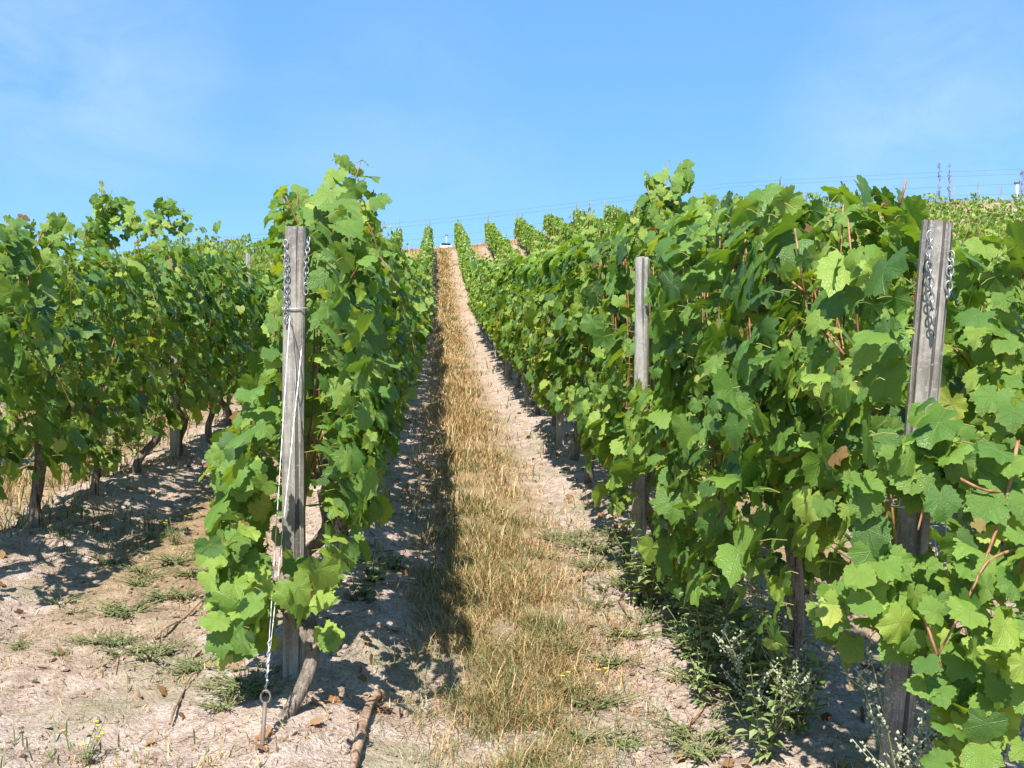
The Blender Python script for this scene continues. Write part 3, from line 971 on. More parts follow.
for (px_, d_) in ((978, 58), (1001, 55), (1013, 50), (955, 60), (905, 62)):
    p = W(px_, 200, d_)
    stake(p[0], p[1], 'thin pale stake among the far vine rows on the right hilltop', v=0, h=1.15)


# chains
def chain_mesh(pts, link=.027, wire=.0024, seed=0):
    pts = np.asarray(pts, float)
    seg = np.linalg.norm(np.diff(pts, axis=0), axis=1)
    cum = np.concatenate([[0], np.cumsum(seg)])
    n = int(cum[-1] / (link * .74))
    m = MB()
    r = np.random.default_rng(seed)
    tilt = 0
    for k in range(n):
        t = k * link * .74
        c = np.array([np.interp(t, cum, pts[:, i]) for i in range(3)])
        c2 = np.array([np.interp(min(t + .02, cum[-1]), cum, pts[:, i]) for i in range(3)])
        ax = norm((c2 - c)[None])[0] if np.linalg.norm(c2 - c) > 1e-6 else np.array([0, 0, -1.0])
        ang = (k % 2) * 1.45 + r.normal(0, .25) + .3
        e1 = np.cross(ax, (math.sin(ang), math.cos(ang), .12))
        e1 /= np.linalg.norm(e1)
        a = np.linspace(0, 2 * np.pi, 13)
        P = c + np.outer(np.cos(a) * link * .52, ax) + np.outer(np.sin(a) * link * .33, e1)
        m.tube(P, wire, 5, cap=False)
    return m.mesh('chain', M_ZINC)


def chain(px, label):
    o = obj('chain', chain_mesh(px, seed=len(px)))
    return tag(o, label, 'chain', 'galvanised chains hung on the end posts')


def at(o_base, o_top, f):
    return np.asarray(o_base) + (np.asarray(o_top) - np.asarray(o_base)) * f


chain([W(285.5, 243, 4.03), W(286, 262, 4.02), W(285.5, 300, 4.02), W(286, 328, 4.03)], 'short chain down the left face of the wired post left of the path')
chain([W(308.5, 240, 4.045), W(306.5, 262, 4.03), W(306, 300, 4.03)], 'chain down the right face of the wired post left of the path')
chain([W(930, 236, 2.725), W(929, 262, 2.725), W(931, 296, 2.735), W(934, 330, 2.745)], 'heavy tangled chain on the left face of the leaning post among big leaves')
chain([W(951, 256, 2.765), W(949, 285, 2.765), W(947, 306, 2.765)], 'short chain on the right edge of the leaning post among big leaves')


# anchor wires
def anchor(name_label, tie, anchor_pt, post_c, half, tie2, rod_len):
    e = bpy.data.objects.new('anchor_wire', None)
    COL.objects.link(e)
    A = np.asarray(anchor_pt)
    e.location = [float(c) for c in A]
    tag(e, name_label, 'wire', 'anchor wires of the end posts')
    d = norm((np.asarray(tie) - A)[None])[0]
    rod = MB()
    rod.tube([A * 0 - d * .12, A * 0 + d * rod_len * .5, A * 0 + d * rod_len], .0075, 7)
    c = d * rod_len
    a = np.linspace(0, 2 * np.pi, 11)
    rod.tube(c + np.stack([np.cos(a) * .016, np.zeros(11), np.sin(a) * .022], 1) + d * .016, .004, 5, cap=False)
    obj('anchor_rod', rod.mesh('anchor_rod', M_RUST), e)
    s = c + d * .03
    for k, tp in enumerate((tie, tie2)):
        w = MB()
        q = np.asarray(tp) - A
        t = np.linspace(0, 1, 40)
        for ph in (0, math.pi):
            P = s + np.outer(t, q - s)
            P = P + np.stack([np.cos(t * 90 + ph), np.sin(t * 90 + ph), t * 0], 1) * .0010
            w.tube(P, .0012, 4)
        if k == 0:
            # knot near the rod
            b = s + np.outer(np.linspace(0, .18, 30), d)
            b = b + np.stack([np.cos(np.arange(30) * 1.1), np.sin(np.arange(30) * 1.1), np.zeros(30)], 1) * .005
            w.tube(b, .002, 4)
        obj('wire_strand', w.mesh('wire_strand', M_WIRE), e)
    lp = MB()
    pc = np.asarray(post_c) - A
    hx, hy = half
    ring = [(-hx, -hy), (hx, -hy), (hx, hy), (-hx, hy), (-hx, -hy)]
    lp.tube(np.array([pc + np.array([x, y, .006 * math.sin(i * 2)]) for i, (x, y) in enumerate(ring)]), .003, 5)
    obj('wire_loop', lp.mesh('wire_loop', M_WIRE), e)
    return e


A = W(262, 775, 3.42)
A[2] = float(ground_z(A[0], A[1])) - .02
pc = at(lb, lt, (690 - 310) / (690 - 228))
anchor('twin twisted wires from the left end post down to a rod in the soil', W(290, 312, 4.025), A, pc, (.047, .050), W(302, 345, 4.02), .16)
A = np.array([1.20, 2.32, 0.0]); A[2] = float(ground_z(A[0], A[1]))
pc = at(rb, rt, .56)
anchor('twin wires running down in front of the leaning post among big leaves', pc + np.array([.02, -.06, 0]), A, pc, (.046, .048), pc + np.array([.05, -.06, .1]), .16)
# tail of wire hanging on the left post
m = MB()
m.tube(spline([W(289, 318, 4.022), W(296, 345, 4.02), W(299, 375, 4.02), W(297, 398, 4.02), W(294, 380, 4.02)], 24), .0016, 4)
tag(obj('loose_wire', m.mesh('loose_wire', M_RUST)), 'loose dark wire end curling on the face of the wired post', 'wire')

# trellis wires of the two near rows
for (x, y0, hs, lab) in ((-.55, 4.15, (.75, 1.3, 1.7), 'left'), (1.26, 2.95, (.75, 1.3, 1.62), 'right')):
    for h, hn in zip(hs, ('lowest', 'middle', 'top')):
        m = MB()
        ys = np.arange(y0, 64, 1.9)
        m.tube(np.stack([np.full(len(ys), x + .0), ys, base_z(x, ys) + h], 1), .002, 4)
        tag(obj('trellis_wire', m.mesh('trellis_wire', M_WIRE)), '%s trellis wire running through the vine row %s of the path' % (hn, lab), 'wire', 'trellis wires inside the near rows')


# ------------------------------------------------------------------ ground cover
def blades(n, xs, ys, ln, wd, hue, name, label, lean=.5, cat='grass', seed=1):
    r = np.random.default_rng(seed)
    z = ground_z(xs, ys)
    P = np.stack([xs, ys, z - .005], 1)
    az = r.uniform(0, 6.28, n)
    D = np.stack([np.cos(az), np.sin(az), np.zeros(n)], 1)
    S_ = np.stack([-np.sin(az), np.cos(az), np.zeros(n)], 1)
    f = ln * r.uniform(.15, 1, n) * lean
    bend = r.uniform(.2, 1, n)
    V = np.empty((n, 5, 3))
    A_ = np.zeros((n, 5, 3))
    up = np.array([0, 0, 1.0])
    for j, (t, ww) in enumerate(((0, 1), (0, -1), (.55, .8), (.55, -.8), (1, 0))):
        q = P + D * (f * t ** 1.8)[:, None] + up * (ln * (t - .45 * lean * bend * t * t))[:, None]
        V[:, j] = q + S_ * (wd * ww * .5)[:, None]
    A_[:, :, 2] = hue[:, None]
    T = np.array([(0, 1, 3), (0, 3, 2), (2, 3, 4)])
    TT = (T[None] + (np.arange(n) * 5)[:, None, None]).reshape(-1, 3)
    o = obj(name, mesh(name, V.reshape(-1, 3), TT, M_GRASS, A_.reshape(-1, 3)))
    return tag(o, label, cat, kind='stuff')


def scatter(n, xlo, xhi, ylo, yhi, power, dens, seed):
    r = np.random.default_rng(seed)
    u = r.uniform(0, 1, n)
    # density falling with distance
    y = ylo * (yhi / ylo) ** (u ** power)
    x = r.uniform(xlo, xhi, n)
    k = r.uniform(0, 1, n) < dens(x, y)
    return x[k], y[k], r


def strip_d(x, y):
    w = .31 + .11 * fbm(y * 1.1, 3.3 + np.sign(x - .3) * 5, oct=3, seed=31)
    c = .30 + .10 * fbm(y * .7, 9.1, oct=3, seed=32)
    c = c + .04 * sstep(6, 3, y)
    e = np.clip(1.1 - (np.abs(x - c) / w) ** 2, 0, 1)
    e = np.maximum(e, np.interp(y, [3, 5, 7], [.10, .12, .2]) *  sstep(.95, .6, x) * sstep(-.35, -.1, x))
    clump = .42 + 1.25 * fbm(x * 3.4, y * 3.4, oct=3, seed=33)
    return np.clip(e * clump * np.interp(y, [2.8, 3.6, 5.2, 8, 20], [.6, .7, .9, 1, 1]), 0, 1)


x_, y_, r_ = scatter(190000, -.35, 1.0, 2.9, 66, 1.15, strip_d, 51)
n = len(x_)
tall = np.interp(y_, [3, 5, 6.5, 10, 66], [.55, .7, 1.15, 1.25, 1.3]) * (1 + .5 * fbm(x_ * 2.5, y_ * 2.5, oct=2, seed=35))
tall *= np.interp(x_, [-.1, .05, .3, .7], [1.15, 1.3, .9, .7])
ln = r_.gamma(4, .023, n) * tall
wd = .0016 + .00055 * y_
green = np.clip(.55 + .8 * fbm(x_ * 1.7, y_ * 1.3, oct=2, seed=37) + np.interp(y_, [3, 6.5, 12], [.25, .2, -.15]), 0, 1)
hue = np.where(r_.uniform(0, 1, n) < green * .55, r_.uniform(0, .35, n), r_.uniform(.38, 1, n))
blades(n, x_, y_, ln, wd, hue, 'dry_grass', 'straw coloured grass strip running up the middle of the path', lean=1.25, seed=2)


x_, y_, r_ = scatter(130000, -.12, .95, 2.9, 7.0, 1.0, lambda x, y: np.clip(strip_d(x, y) * 1.0 + .03, 0, 1), 57)
n = len(x_)
green = np.clip(.62 + 1.1 * fbm(x_ * 2.1, y_ * 1.9, oct=2, seed=38), 0, 1)
hue = np.where(r_.uniform(0, 1, n) < green * .6, r_.uniform(0, .38, n), r_.uniform(.38, 1, n))
blades(n, x_, y_, r_.gamma(4, .019, n), .0015 + .0004 * y_, hue, 'short_grass', 'short mixed green and dry grass at the near end of the path strip', lean=1.5, seed=12)


def rough_d(x, y):
    ph = (x + .55) / 1.81
    rowd = np.abs(ph - np.round(ph)) * 1.81
    inpath = (x > -.3) & (x < .75)
    c = fbm(x * 1.5, y * 1.5, oct=3, seed=41)
    return np.where(inpath, 0, np.clip((c - .02) * 2.2 + .55 * sstep(-2.5, -2.9, x), 0, 1)) * np.interp(y, [2.8, 4, 8], [.5, .7, 1])


x_, y_, r_ = scatter(110000, -7.5, 4.2, 2.9, 60, 1.0, rough_d, 52)
n = len(x_)
ln = r_.gamma(4, .016, n) * np.interp(y_, [3, 8, 60], [.8, 1.2, 1.6]) * (1 + 1.3 * sstep(-2.4, -3.0, x_))
c = fbm(x_ * .9, y_ * .9, oct=2, seed=43)
hue = np.where(r_.uniform(0, 1, n) < np.clip(.5 + c, 0, 1), r_.uniform(0, .4, n), r_.uniform(.35, 1, n))
blades(n, x_, y_, ln, .0035 + .0007 * y_, hue, 'rough_grass', 'sparse short grass tufts on the bare soil between the rows', lean=1.0, seed=3)

# straw lying flat on the wheel tracks
x_, y_, r_ = scatter(60000, -4.5, 1.4, 2.9, 14, 1.0, lambda x, y: np.clip(.5 + fbm(x * 2, y * 2, seed=45), 0, 1), 53)
n = len(x_)
blades(n, x_, y_, r_.uniform(.02, .05, n), .003 + .0003 * y_, np.where(r_.uniform(0, 1, n) < .3, .42, r_.uniform(.5, 1, n)), 'straw_litter', 'cut straw lying scattered on the pale soil', lean=2.0, cat='straw', seed=4)


# clods and stones
def clods():
    r = np.random.default_rng(9)
    ico = np.array([(0, 0, 1), (.894, 0, .447), (.276, .851, .447), (-.724, .526, .447), (-.724, -.526, .447), (.276, -.851, .447),
                    (.724, .526, -.447), (-.276, .851, -.447), (-.894, 0, -.447), (-.276, -.851, -.447), (.724, -.526, -.447), (0, 0, -1)])
    tri = np.array([(0, 1, 2), (0, 2, 3), (0, 3, 4), (0, 4, 5), (0, 5, 1), (1, 6, 2), (2, 7, 3), (3, 8, 4), (4, 9, 5), (5, 10, 1),
                    (2, 6, 7), (3, 7, 8), (4, 8, 9), (5, 9, 10), (1, 10, 6), (6, 11, 7), (7, 11, 8), (8, 11, 9), (9, 11, 10), (10, 11, 6)])
    x, y, r2 = scatter(34000, -4.2, 2.2, 2.9, 16, 1.05, lambda x, y: np.clip(.35 + .9 * fbm(x * 2.4, y * 2.4, oct=3, seed=47), 0, 1) * np.where(np.abs(x - .33) < .3, .12, 1), 54)
    n = len(x)
    s = r.gamma(1.4, .0042, n) + .002
    s = np.minimum(s, .016)
    jit = 1 + r.normal(0, .22, (n, 12, 1))
    V = ico[None] * jit * s[:, None, None] * np.array([1.15, 1, .72]) * r.uniform(.8, 1.25, (n, 1, 3))
    V += np.stack([x, y, ground_z(x, y) + s * .25], 1)[:, None]
    T = (tri[None] + (np.arange(n) * 12)[:, None, None]).reshape(-1, 3)
    o = obj('clods', mesh('clods', V.reshape(-1, 3), T, M_GROUND, None, False))
    tag(o, 'crumbly pinkish clods and pebbles strewn over the bare soil', 'soil clods', kind='stuff')


clods()


def litter():
    def dn(x, y):
        ph = (x + .55) / 1.81
        rowd = np.abs(ph - np.round(ph)) * 1.81
        return np.exp(-(rowd / .45) ** 2) * .9 + .05
    x, y, r = scatter(900, -3.4, 2.0, 3.0, 20, 1.0, dn, 55)
    n = len(x)
    P = np.stack([x, y, ground_z(x, y) + .012], 1)
    N_ = np.array([0, 0, 1.0]) + r.normal(0, .8, (n, 3))
    m = MB()
    m.add(*make_leaves(P, N_, r.normal(0, 1, (n, 3)), r.uniform(.018, .042, n), r.uniform(0, .8, n), 'mid', r))
    tag(obj('fallen_leaves', m.mesh('fallen_leaves', M_LITTER)), 'brown curled vine leaves lying under the rows', 'fallen leaves', kind='stuff')


litter()


# ------------------------------------------------------------------ herbs (each plant a thing)
def pointed_leaf(m, p, d, up, ln, wd, hue, droop=.3):
    d = np.asarray(d, float); d = d / (np.linalg.norm(d) + 1e-9)
    s = np.cross(d, up); s /= np.linalg.norm(s) + 1e-9
    nrm = np.cross(s, d)
    V, A_ = [], []
    for (t, w_) in ((0, 0), (.25, .8), (.5, 1), (.78, .6), (1, 0)):
        c = p + d * ln * t - np.array([0, 0, 1]) * ln * droop * t * t
        if w_ == 0:
            V.append(c); A_.append((0, t, hue))
        else:
            for k in (-1, 0, 1):
                V.append(c + s * k * wd * w_ * .5 + nrm * abs(k) * wd * .18); A_.append((k * .3, t, hue))
    T = [(0, 1, 2), (0, 2, 3)]
    for b in (1, 4):
        T += [(b, b + 3, b + 4), (b, b + 4, b + 1), (b + 1, b + 4, b + 5), (b + 1, b + 5, b + 2)]
    T += [(7, 10, 8), (8, 10, 9)]
    m.add(V, T, np.array(A_))


def herb(seed, nst, h, ln, wd, spread, flower=None, whorl=2, gap=.05):
    r = np.random.default_rng(seed)
    st, lf, fl = MB(), MB(), []
    for k in range(nst):
        a = r.uniform(0, 6.28)
        L_ = h * r.uniform(.6, 1.1)
        dx, dy = math.cos(a) * spread * r.uniform(.3, 1), math.sin(a) * spread * r.uniform(.3, 1)
        t = np.linspace(0, 1, 7)
        c = np.stack([dx * t ** 1.4 + r.normal(0, .01), dy * t ** 1.4 + r.normal(0, .01), L_ * t - .02], 1)
        st.tube(c, np.linspace(.003, .0012, 7), 4)
        m = max(3, int(L_ / gap))
        for j in range(m):
            tt = .15 + .85 * j / (m - 1)
            p = np.array([np.interp(tt, t, c[:, i]) for i in range(3)])
            for q in range(whorl):
                az = r.normal(0, .25) + j * 1.57 + q * 2 * math.pi / whorl
                sz = np.interp(tt, [.1, .5, 1], [.8, 1, .45]) * r.uniform(.75, 1.2)
                pointed_leaf(lf, p, (math.cos(az), math.sin(az), .12 + .25 * tt), np.array([0, 0, 1.0]), ln * sz, wd * sz, np.clip(r.beta(2, 2), 0, 1), droop=r.uniform(.1, .6))
        if flower and r.uniform() < .7:
            p = c[-1]
            fl.append(MB())
            for q in range(6):
                az = q * math.pi / 3
                pointed_leaf(fl[-1], p + (0, 0, .004), (math.cos(az), math.sin(az), .3), np.array([0, 0, 1.0]), .011, .008, .5, droop=0)
    return st.mesh('stems', M_STEM), lf, [q.mesh('flower_head', M_YELLOW) for q in fl]


NET = [herb(300 + k, 8, .42, .066, .032, .20, None, 2, .045) for k in range(4)]
NET = [(s, l.mesh('leaves', M_NETTLE), f) for s, l, f in NET]
WEED = [herb(340 + k, 24, .075, .026, .013, .20, None, 2, .016) for k in range(4)]
WEED = [(s, l.mesh('leaves', M_HERB), f) for s, l, f in WEED]
FLOW = [herb(360 + k, 9, .16, .034, .009, .10, True, 2, .03) for k in range(2)]
FLOW = [(s, l.mesh('leaves', M_HERB), f) for s, l, f in FLOW]
BROAD = [herb(380 + k, 12, .13, .07, .05, .13, None, 2, .05) for k in range(2)]
BROAD = [(s, l.mesh('leaves', M_HERB), f) for s, l, f in BROAD]


def plant(kind, lib, x, y, label, group, sc=1.0, cat='weed'):
    e = bpy.data.objects.new(kind, None)
    COL.objects.link(e)
    e.location = (x, y, float(ground_z(x, y)))
    e.rotation_euler = (0, 0, prng.uniform(0, 6.28))
    e.scale = (sc, sc, sc * prng.uniform(.85, 1.15))
    tag(e, label, cat, group)
    s, l, f = lib[prng.randrange(len(lib))]
    obj('stems', s, e)
    obj('leaves', l, e)
    for q in f: obj('flower_head', q, e)
    return e


def ground_at(px, py):
    """world ground point under a photo pixel"""
    d = np.linspace(1.5, 40, 4000)
    xc = (px - 512) / F * d
    x, y = sa * d + ca * xc, ca * d - sa * xc
    zz = EYE + (384 - py) / F * d
    i = np.argmax(zz < base_z(x, y))
    return float(x[i]), float(y[i])


for k in range(28):
    t = prng.random() ** 1.1
    y = 3.3 + 2.6 * t
    x = prng.uniform(.96, 1.32)
    plant('nettle_plant', NET, x, y, 'leafy nettle in the green band under the row right of the path', 'nettles under the right row', prng.uniform(.5, 1.25) * (1.0 if y < 5.5 else .7))
for (px, py, sc) in ((165, 600, 1.1), (140, 585, 1.2), (190, 578, 1.0), (120, 640, 1.0), (150, 655, 1.0), (95, 640, .9), (185, 665, 1.0), (210, 690, .9), (60, 600, .8), (225, 720, .9), (175, 565, 1.0),
                     (130, 610, 1.2), (205, 555, 1.0), (200, 660, .8), (245, 700, 1.1), (60, 650, .7), (20, 640, .7), (110, 560, 1.0), (160, 540, 1.1)):
    for q in range(2):
      x, y = ground_at(px + q * prng.gauss(8, 14), py + q * prng.gauss(0, 9))
      plant('weed_clump', WEED, x, y, 'low green weed clump on the bare soil left of the wired end post', 'low weeds on the left soil', sc * prng.uniform(.6, 1.2))
for k in range(26):
    plant('weed_clump', WEED, prng.uniform(.78, 1.25), 3.2 + 3.4 * prng.random(), 'small leafy weed in front of the nettles at the foot of the right row', 'small weeds at the foot of the right row', prng.uniform(.7, 1.5))
for (px, py, sc, lab) in ((560, 650, 1.1, ''), (590, 700, 1.2, ''), (540, 600, .9, ''), (610, 660, 1.0, ''), (520, 690, .8, ''), (570, 740, 1.1, ''), (480, 640, .8, ''), (600, 600, .8, ''), (545, 560, .8, ''), (620, 735, 1, '')):
    x, y = ground_at(px, py)
    plant('weed_clump', WEED, x, y, 'small green weed growing in the near end of the grass strip', 'weeds in the grass strip', sc)
for (px, py) in ((175, 545), (150, 530), (205, 560), (215, 520)):
    x, y = ground_at(px, py)
    plant('flowering_weed', FLOW, x, y, 'yellow flowered weed beside the shadow of the second row left of the path', 'yellow flowered weeds left of the path', 1.0)
x, y = ground_at(88, 764)
plant('flowering_weed', FLOW, x, y, 'yellow flowered weed low in the bottom left corner', 'yellow flowered weeds left of the path', .8)
x, y = ground_at(580, 705)
plant('flowering_weed', FLOW, x, y, 'single yellow flowered weed in the grass strip of the path', None, 1.0)
for (px, py) in ((350, 570), (375, 590), (395, 568), (360, 610)):
    x, y = ground_at(px, py)
    plant('broad_leaved_weed', BROAD, x, y, 'broad leaved bluish weed in the shade of the row left of the path', 'broad leaved weeds in the shade', 1.0)
for (px, py) in ((240, 405), (225, 415), (250, 395), (110, 470), (90, 480), (262, 420), (135, 455), (210, 395), (60, 445), (150, 425)):
    x, y = ground_at(px, py)
    plant('weed_bush', NET, x, y, 'bushy green weed on the slope behind the second row left of the path', 'bushy weeds behind the second left row', prng.uniform(1.0, 1.6))


# goosefoot with pale seed heads
def goosefoot(seed, h, n):
    r = np.random.default_rng(seed)
    st, lf, pas = MB(), MB(), []
    for k in range(n):
        a = r.uniform(0, 6.28)
        L_ = h * r.uniform(.65, 1.05)
        t = np.linspace(0, 1, 9)
        c = np.stack([math.cos(a) * .16 * t ** 1.3, math.sin(a) * .16 * t ** 1.3, L_ * t - .02], 1)
        st.tube(c, np.linspace(.0045, .0014, 9), 5)
        for j in range(12):
            tt = .18 + .8 * j / 11
            p = np.array([np.interp(tt, t, c[:, i]) for i in range(3)])
            az = j * 2.4 + r.normal(0, .2)
            ln = .13 * (1.15 - tt) + .02
            if tt > .35:
                e = p + np.array([math.cos(az), math.sin(az), .9]) * ln
                q = spline([p, (p + e) / 2 + (0, 0, -.01), e], 6)
                pa = MB(); pas.append(pa)
                pa.tube(q, .0014, 3)
                for s in range(9):
                    c0 = q[min(5, 1 + s // 2)] + r.normal(0, .006, 3)
                    a_ = np.arange(6) * math.pi / 3
                    rr = r.uniform(.0035, .006)
                    V = np.vstack([c0 + np.stack([np.cos(a_) * rr, np.sin(a_) * rr, np.zeros(6)], 1), [c0 + (0, 0, rr * 1.2)], [c0 - (0, 0, rr * 1.2)]])
                    T = [(i, (i + 1) % 6, 6) for i in range(6)] + [((i + 1) % 6, i, 7) for i in range(6)]
                    pa.add(V, T)
            pointed_leaf(lf, p, (math.cos(az + .4), math.sin(az + .4), .2), np.array([0, 0, 1.0]), .05 * (1.2 - tt), .018 * (1.2 - tt), r.uniform(.4, .95), .3)
    return st.mesh('stems', M_STEM), lf.mesh('leaves', M_HERB), [p.mesh('blossom_spray', M_PANICLE) for p in pas]


for i, (px, d, h, lab) in enumerate(((912, 2.75, .62, 'tall pale goosefoot weed before the foot of the leaning end post'), (965, 2.65, .55, 'pale goosefoot weed nearest the bottom right corner'),
                                     (770, 3.55, .42, 'greyish goosefoot weed left of the bare vine trunk on the right'))):
    p = W(px, 800, d)
    e = bpy.data.objects.new('goosefoot_plant', None)
    COL.objects.link(e)
    e.location = (p[0], p[1], float(ground_z(p[0], p[1])))
    tag(e, lab, 'weed', 'goosefoot weeds by the right row')
    s, l, f = goosefoot(70 + i, h, 5)
    obj('stems', s, e); obj('leaves', l, e); [obj('blossom_spray', q, e) for q in f]


# ------------------------------------------------------------------ wood on the ground
def lay(pts, lift=.02):
    out = []
    for (px, py) in pts:
        x, y = ground_at(px, py)
        out.append((x, y, float(ground_z(x, y)) + lift))
    return np.array(out)


m = MB()
q = spline(lay([(352, 790), (357, 765), (365, 735), (372, 712), (378, 703)], .03), 24)
m.tube(q, np.interp(np.linspace(0, 1, 24), [0, .3, .8, 1], [.010, .015, .017, .025]), 12, knob=.7, seed=4)
tag(obj('fallen_branch', m.mesh('fallen_branch', M_DEADWOOD)), 'thick split brown piece of vine wood lying in the right wheel mark', 'branch')
bpy.data.objects['fallen_branch']['label'] = 'thick split piece of old vine wood lying on the sunlit soil'
for i, (pts, lab) in enumerate((([(640, 640), (618, 600)], 'thin dark twig across the pale right wheel track'), ([(672, 735), (720, 690)], 'long bare cane lying by the nettles at bottom right'),
                                ([(292, 706), (318, 722), (330, 735)], 'thin twig beside the bent vine trunk on the left'), ([(170, 730), (185, 690), (200, 672)], 'curved dry twig left of the anchor wires'),
                                ([(130, 480), (185, 450)], 'dry cane on the soil beneath the second row left of the path'), ([(325, 600), (420, 585)], 'dark twig lying in the shade of the left row'),
                                ([(610, 540), (590, 575)], 'short stick on the right wheel track below the round topped stake'), ([(155, 640), (215, 590)], 'pale stick among low weeds on the left soil'))):
    m = MB()
    q = spline(lay(pts if len(pts) > 2 else [pts[0], ((pts[0][0] + pts[1][0]) / 2 + 3, (pts[0][1] + pts[1][1]) / 2 + 2), pts[1]], .018), 12)
    q[:, 2] += .008 * np.sin(np.arange(12))
    m.tube(q, np.linspace(.0065, .004, 12), 6, knob=.3, seed=i)
    tag(obj('twig', m.mesh('twig', M_DEADWOOD)), lab, 'twig', 'twigs lying on the soil')

# dead cane sticks in the left row and the right row
for (a, b, d0, lab) in (((20, 305), (44, 357), 6.0, 'bare reddish cane sticking out of the vine at the left picture edge'),
                        ((792, 282), (812, 298), 3.2, 'pale broken cane stub among the leaves of the near right vine'),
                        ((899, 205), (906, 180), 2.95, 'dry cut cane tip beside the top of the leaning post')):
    m = MB()
    m.tube(spline([W(*a, d0), W((a[0] + b[0]) / 2 + .5, (a[1] + b[1]) / 2, d0 - .01), W(*b, d0)], 8), np.linspace(.0048, .0032, 8), 6, knob=.2)
    tag(obj('dead_cane', m.mesh('dead_cane', M_CANE)), lab, 'cane')


# ------------------------------------------------------------------ hilltop
def cable(pts, d, label):
    P = np.array([W(px, py, d) for px, py in pts])
    m = MB()
    m.tube(spline(P, 40), .022, 5)
    tag(obj('power_cable', m.mesh('power_cable', M_CABLE)), label, 'cable', 'overhead cables above the crest')


cable([(150, 243), (400, 223), (647, 194), (750, 182), (1024, 169), (1200, 166)], 200, 'highest thin overhead cable crossing the sky above the crest')
cable([(150, 246), (400, 227), (647, 198), (750, 186), (1024, 174), (1200, 171)], 200, 'second overhead cable from the top, close under the highest')
cable([(150, 262), (430, 238), (555, 221), (653, 208), (720, 197.5), (943, 187), (1024, 184), (1200, 181)], 200, 'third overhead cable from the top above the crest')
cable([(150, 270), (430, 244), (508, 237), (612, 223), (650, 218), (900, 199), (1024, 194), (1200, 192)], 200, 'lowest overhead cable just above the crest')


def thin_tree(px, ytop, d, seed, label, crown=1.0):
    r = np.random.default_rng(seed)
    p = W(px, 200, d)
    gz = float(base_z(p[0], p[1]))
    top = EYE + (384 - ytop) / F * d
    h = max(2.0, top - gz)
    e = bpy.data.objects.new('young_tree', None)
    COL.objects.link(e)
    e.location = (p[0], p[1], gz)
    tag(e, label, 'tree', 'thin trees on the hilltop')
    t_, c_ = MB(), MB()
    t_.tube(spline([(0, 0, -.1), (.03, 0, h * .35), (-.04, 0, h * .7), (.02, 0, h)], 12), np.linspace(.035, .010, 12), 6)
    for k in range(26):
        z = h * r.uniform(.30, .97)
        a = r.uniform(0, 6.28)
        L_ = .35 * crown * (1.25 - z / h) + .12
        b = np.array([0, 0, z])
        f = b + np.array([math.cos(a) * L_ * .5, math.sin(a) * L_ * .5, L_])
        c_.tube(spline([b, (b + f) / 2 + (math.cos(a) * .06, math.sin(a) * .06, 0), f], 5), np.linspace(.02, .008, 5), 4)
        for j in range(7):
            q = b + (f - b) * r.uniform(.3, 1) + r.normal(0, .05, 3)
            pointed_leaf(c_, q, r.normal(0, 1, 3), np.array([0, 0, 1.0]), .12, .06, .5)
    obj('trunk', t_.mesh('trunk', M_TWIGTREE), e)
    obj('crown', c_.mesh('crown', M_TWIGTREE), e)


thin_tree(939, 162, 100, 1, 'left of the two thin bare trees on the right hilltop')
thin_tree(949, 163, 100, 2, 'right of the two thin bare trees on the right hilltop')
thin_tree(1022, 172, 100, 3, 'bushy dark little tree at the right picture edge on the hilltop', 2.2)
for k, px in enumerate((964, 968, 973, 982, 996)):
    p = W(px, 196, 82)
    r = np.random.default_rng(80 + k)
    m = MB()
    for j in range(60):
        q = r.normal(0, .14, 3) * (1, 1, 0)
        pointed_leaf(m, q + (0, 0, r.uniform(0, .3)), (r.normal(0, .4), r.normal(0, .4), 1), np.array([1.0, 0, 0]), r.uniform(.2, .55), .06, .5, 0)
    o = obj('dry_bush', m.mesh('dry_bush', M_DRYBUSH), None, (p[0], p[1], float(base_z(p[0], p[1]))))
    tag(o, 'small dark dry bush on the right hilltop skyline', 'bush', 'dry bushes on the hilltop')

# dry grass fringe of the crest
r_ = np.random.default_rng(61)
n = 16000
x_ = r_.uniform(-20, 48, n)
y_ = r_.uniform(64, 74, n)
blades(n, x_, y_, r_.gamma(5, .035, n), np.full(n, .03), r_.uniform(.3, .85, n), 'crest_grass', 'dry grass fringe along the crest of the slope', lean=.6, seed=6)

# utility pole
p = W(1017, 195, 92)
gz = float(base_z(p[0], p[1]))
zt = EYE + (384 - 184) / F * 92
m = MB(); m.tube([(0, 0, -.2), (0, 0, (zt - gz) * .5), (0, 0, zt - gz)], .10, 8)
e = tag(obj('marker_post', m.mesh('marker_post', M_WHITEP), None, (p[0], p[1], gz)), 'white post on the hilltop at the right picture edge', 'post')
m = MB(); m.box(-.22, .22, -.12, .12, zt - gz + .004, zt - gz + .16)
obj('cap', m.mesh('cap', M_CABLE, False), e)

# mast behind the car
p = W(446.5, 240, 165)
gz = float(base_z(p[0], p[1]))
zt = EYE + (384 - 236) / F * 165
m = MB(); m.tube([(0, 0, -.2), (0, 0, (zt - gz) * .5), (0, 0, zt - gz)], .05, 6)
e = tag(obj('mast', m.mesh('mast', M_WHITEP), None, (p[0], p[1], gz)), 'thin pale mast with a small dark head behind the crest', 'mast')
m = MB(); m.tube([(-.22, 0, zt - gz + .05), (0, 0, zt - gz + .22), (.25, 0, zt - gz + .02)], .09, 6)
obj('mast_head', m.mesh('mast_head', M_CABLE), e)


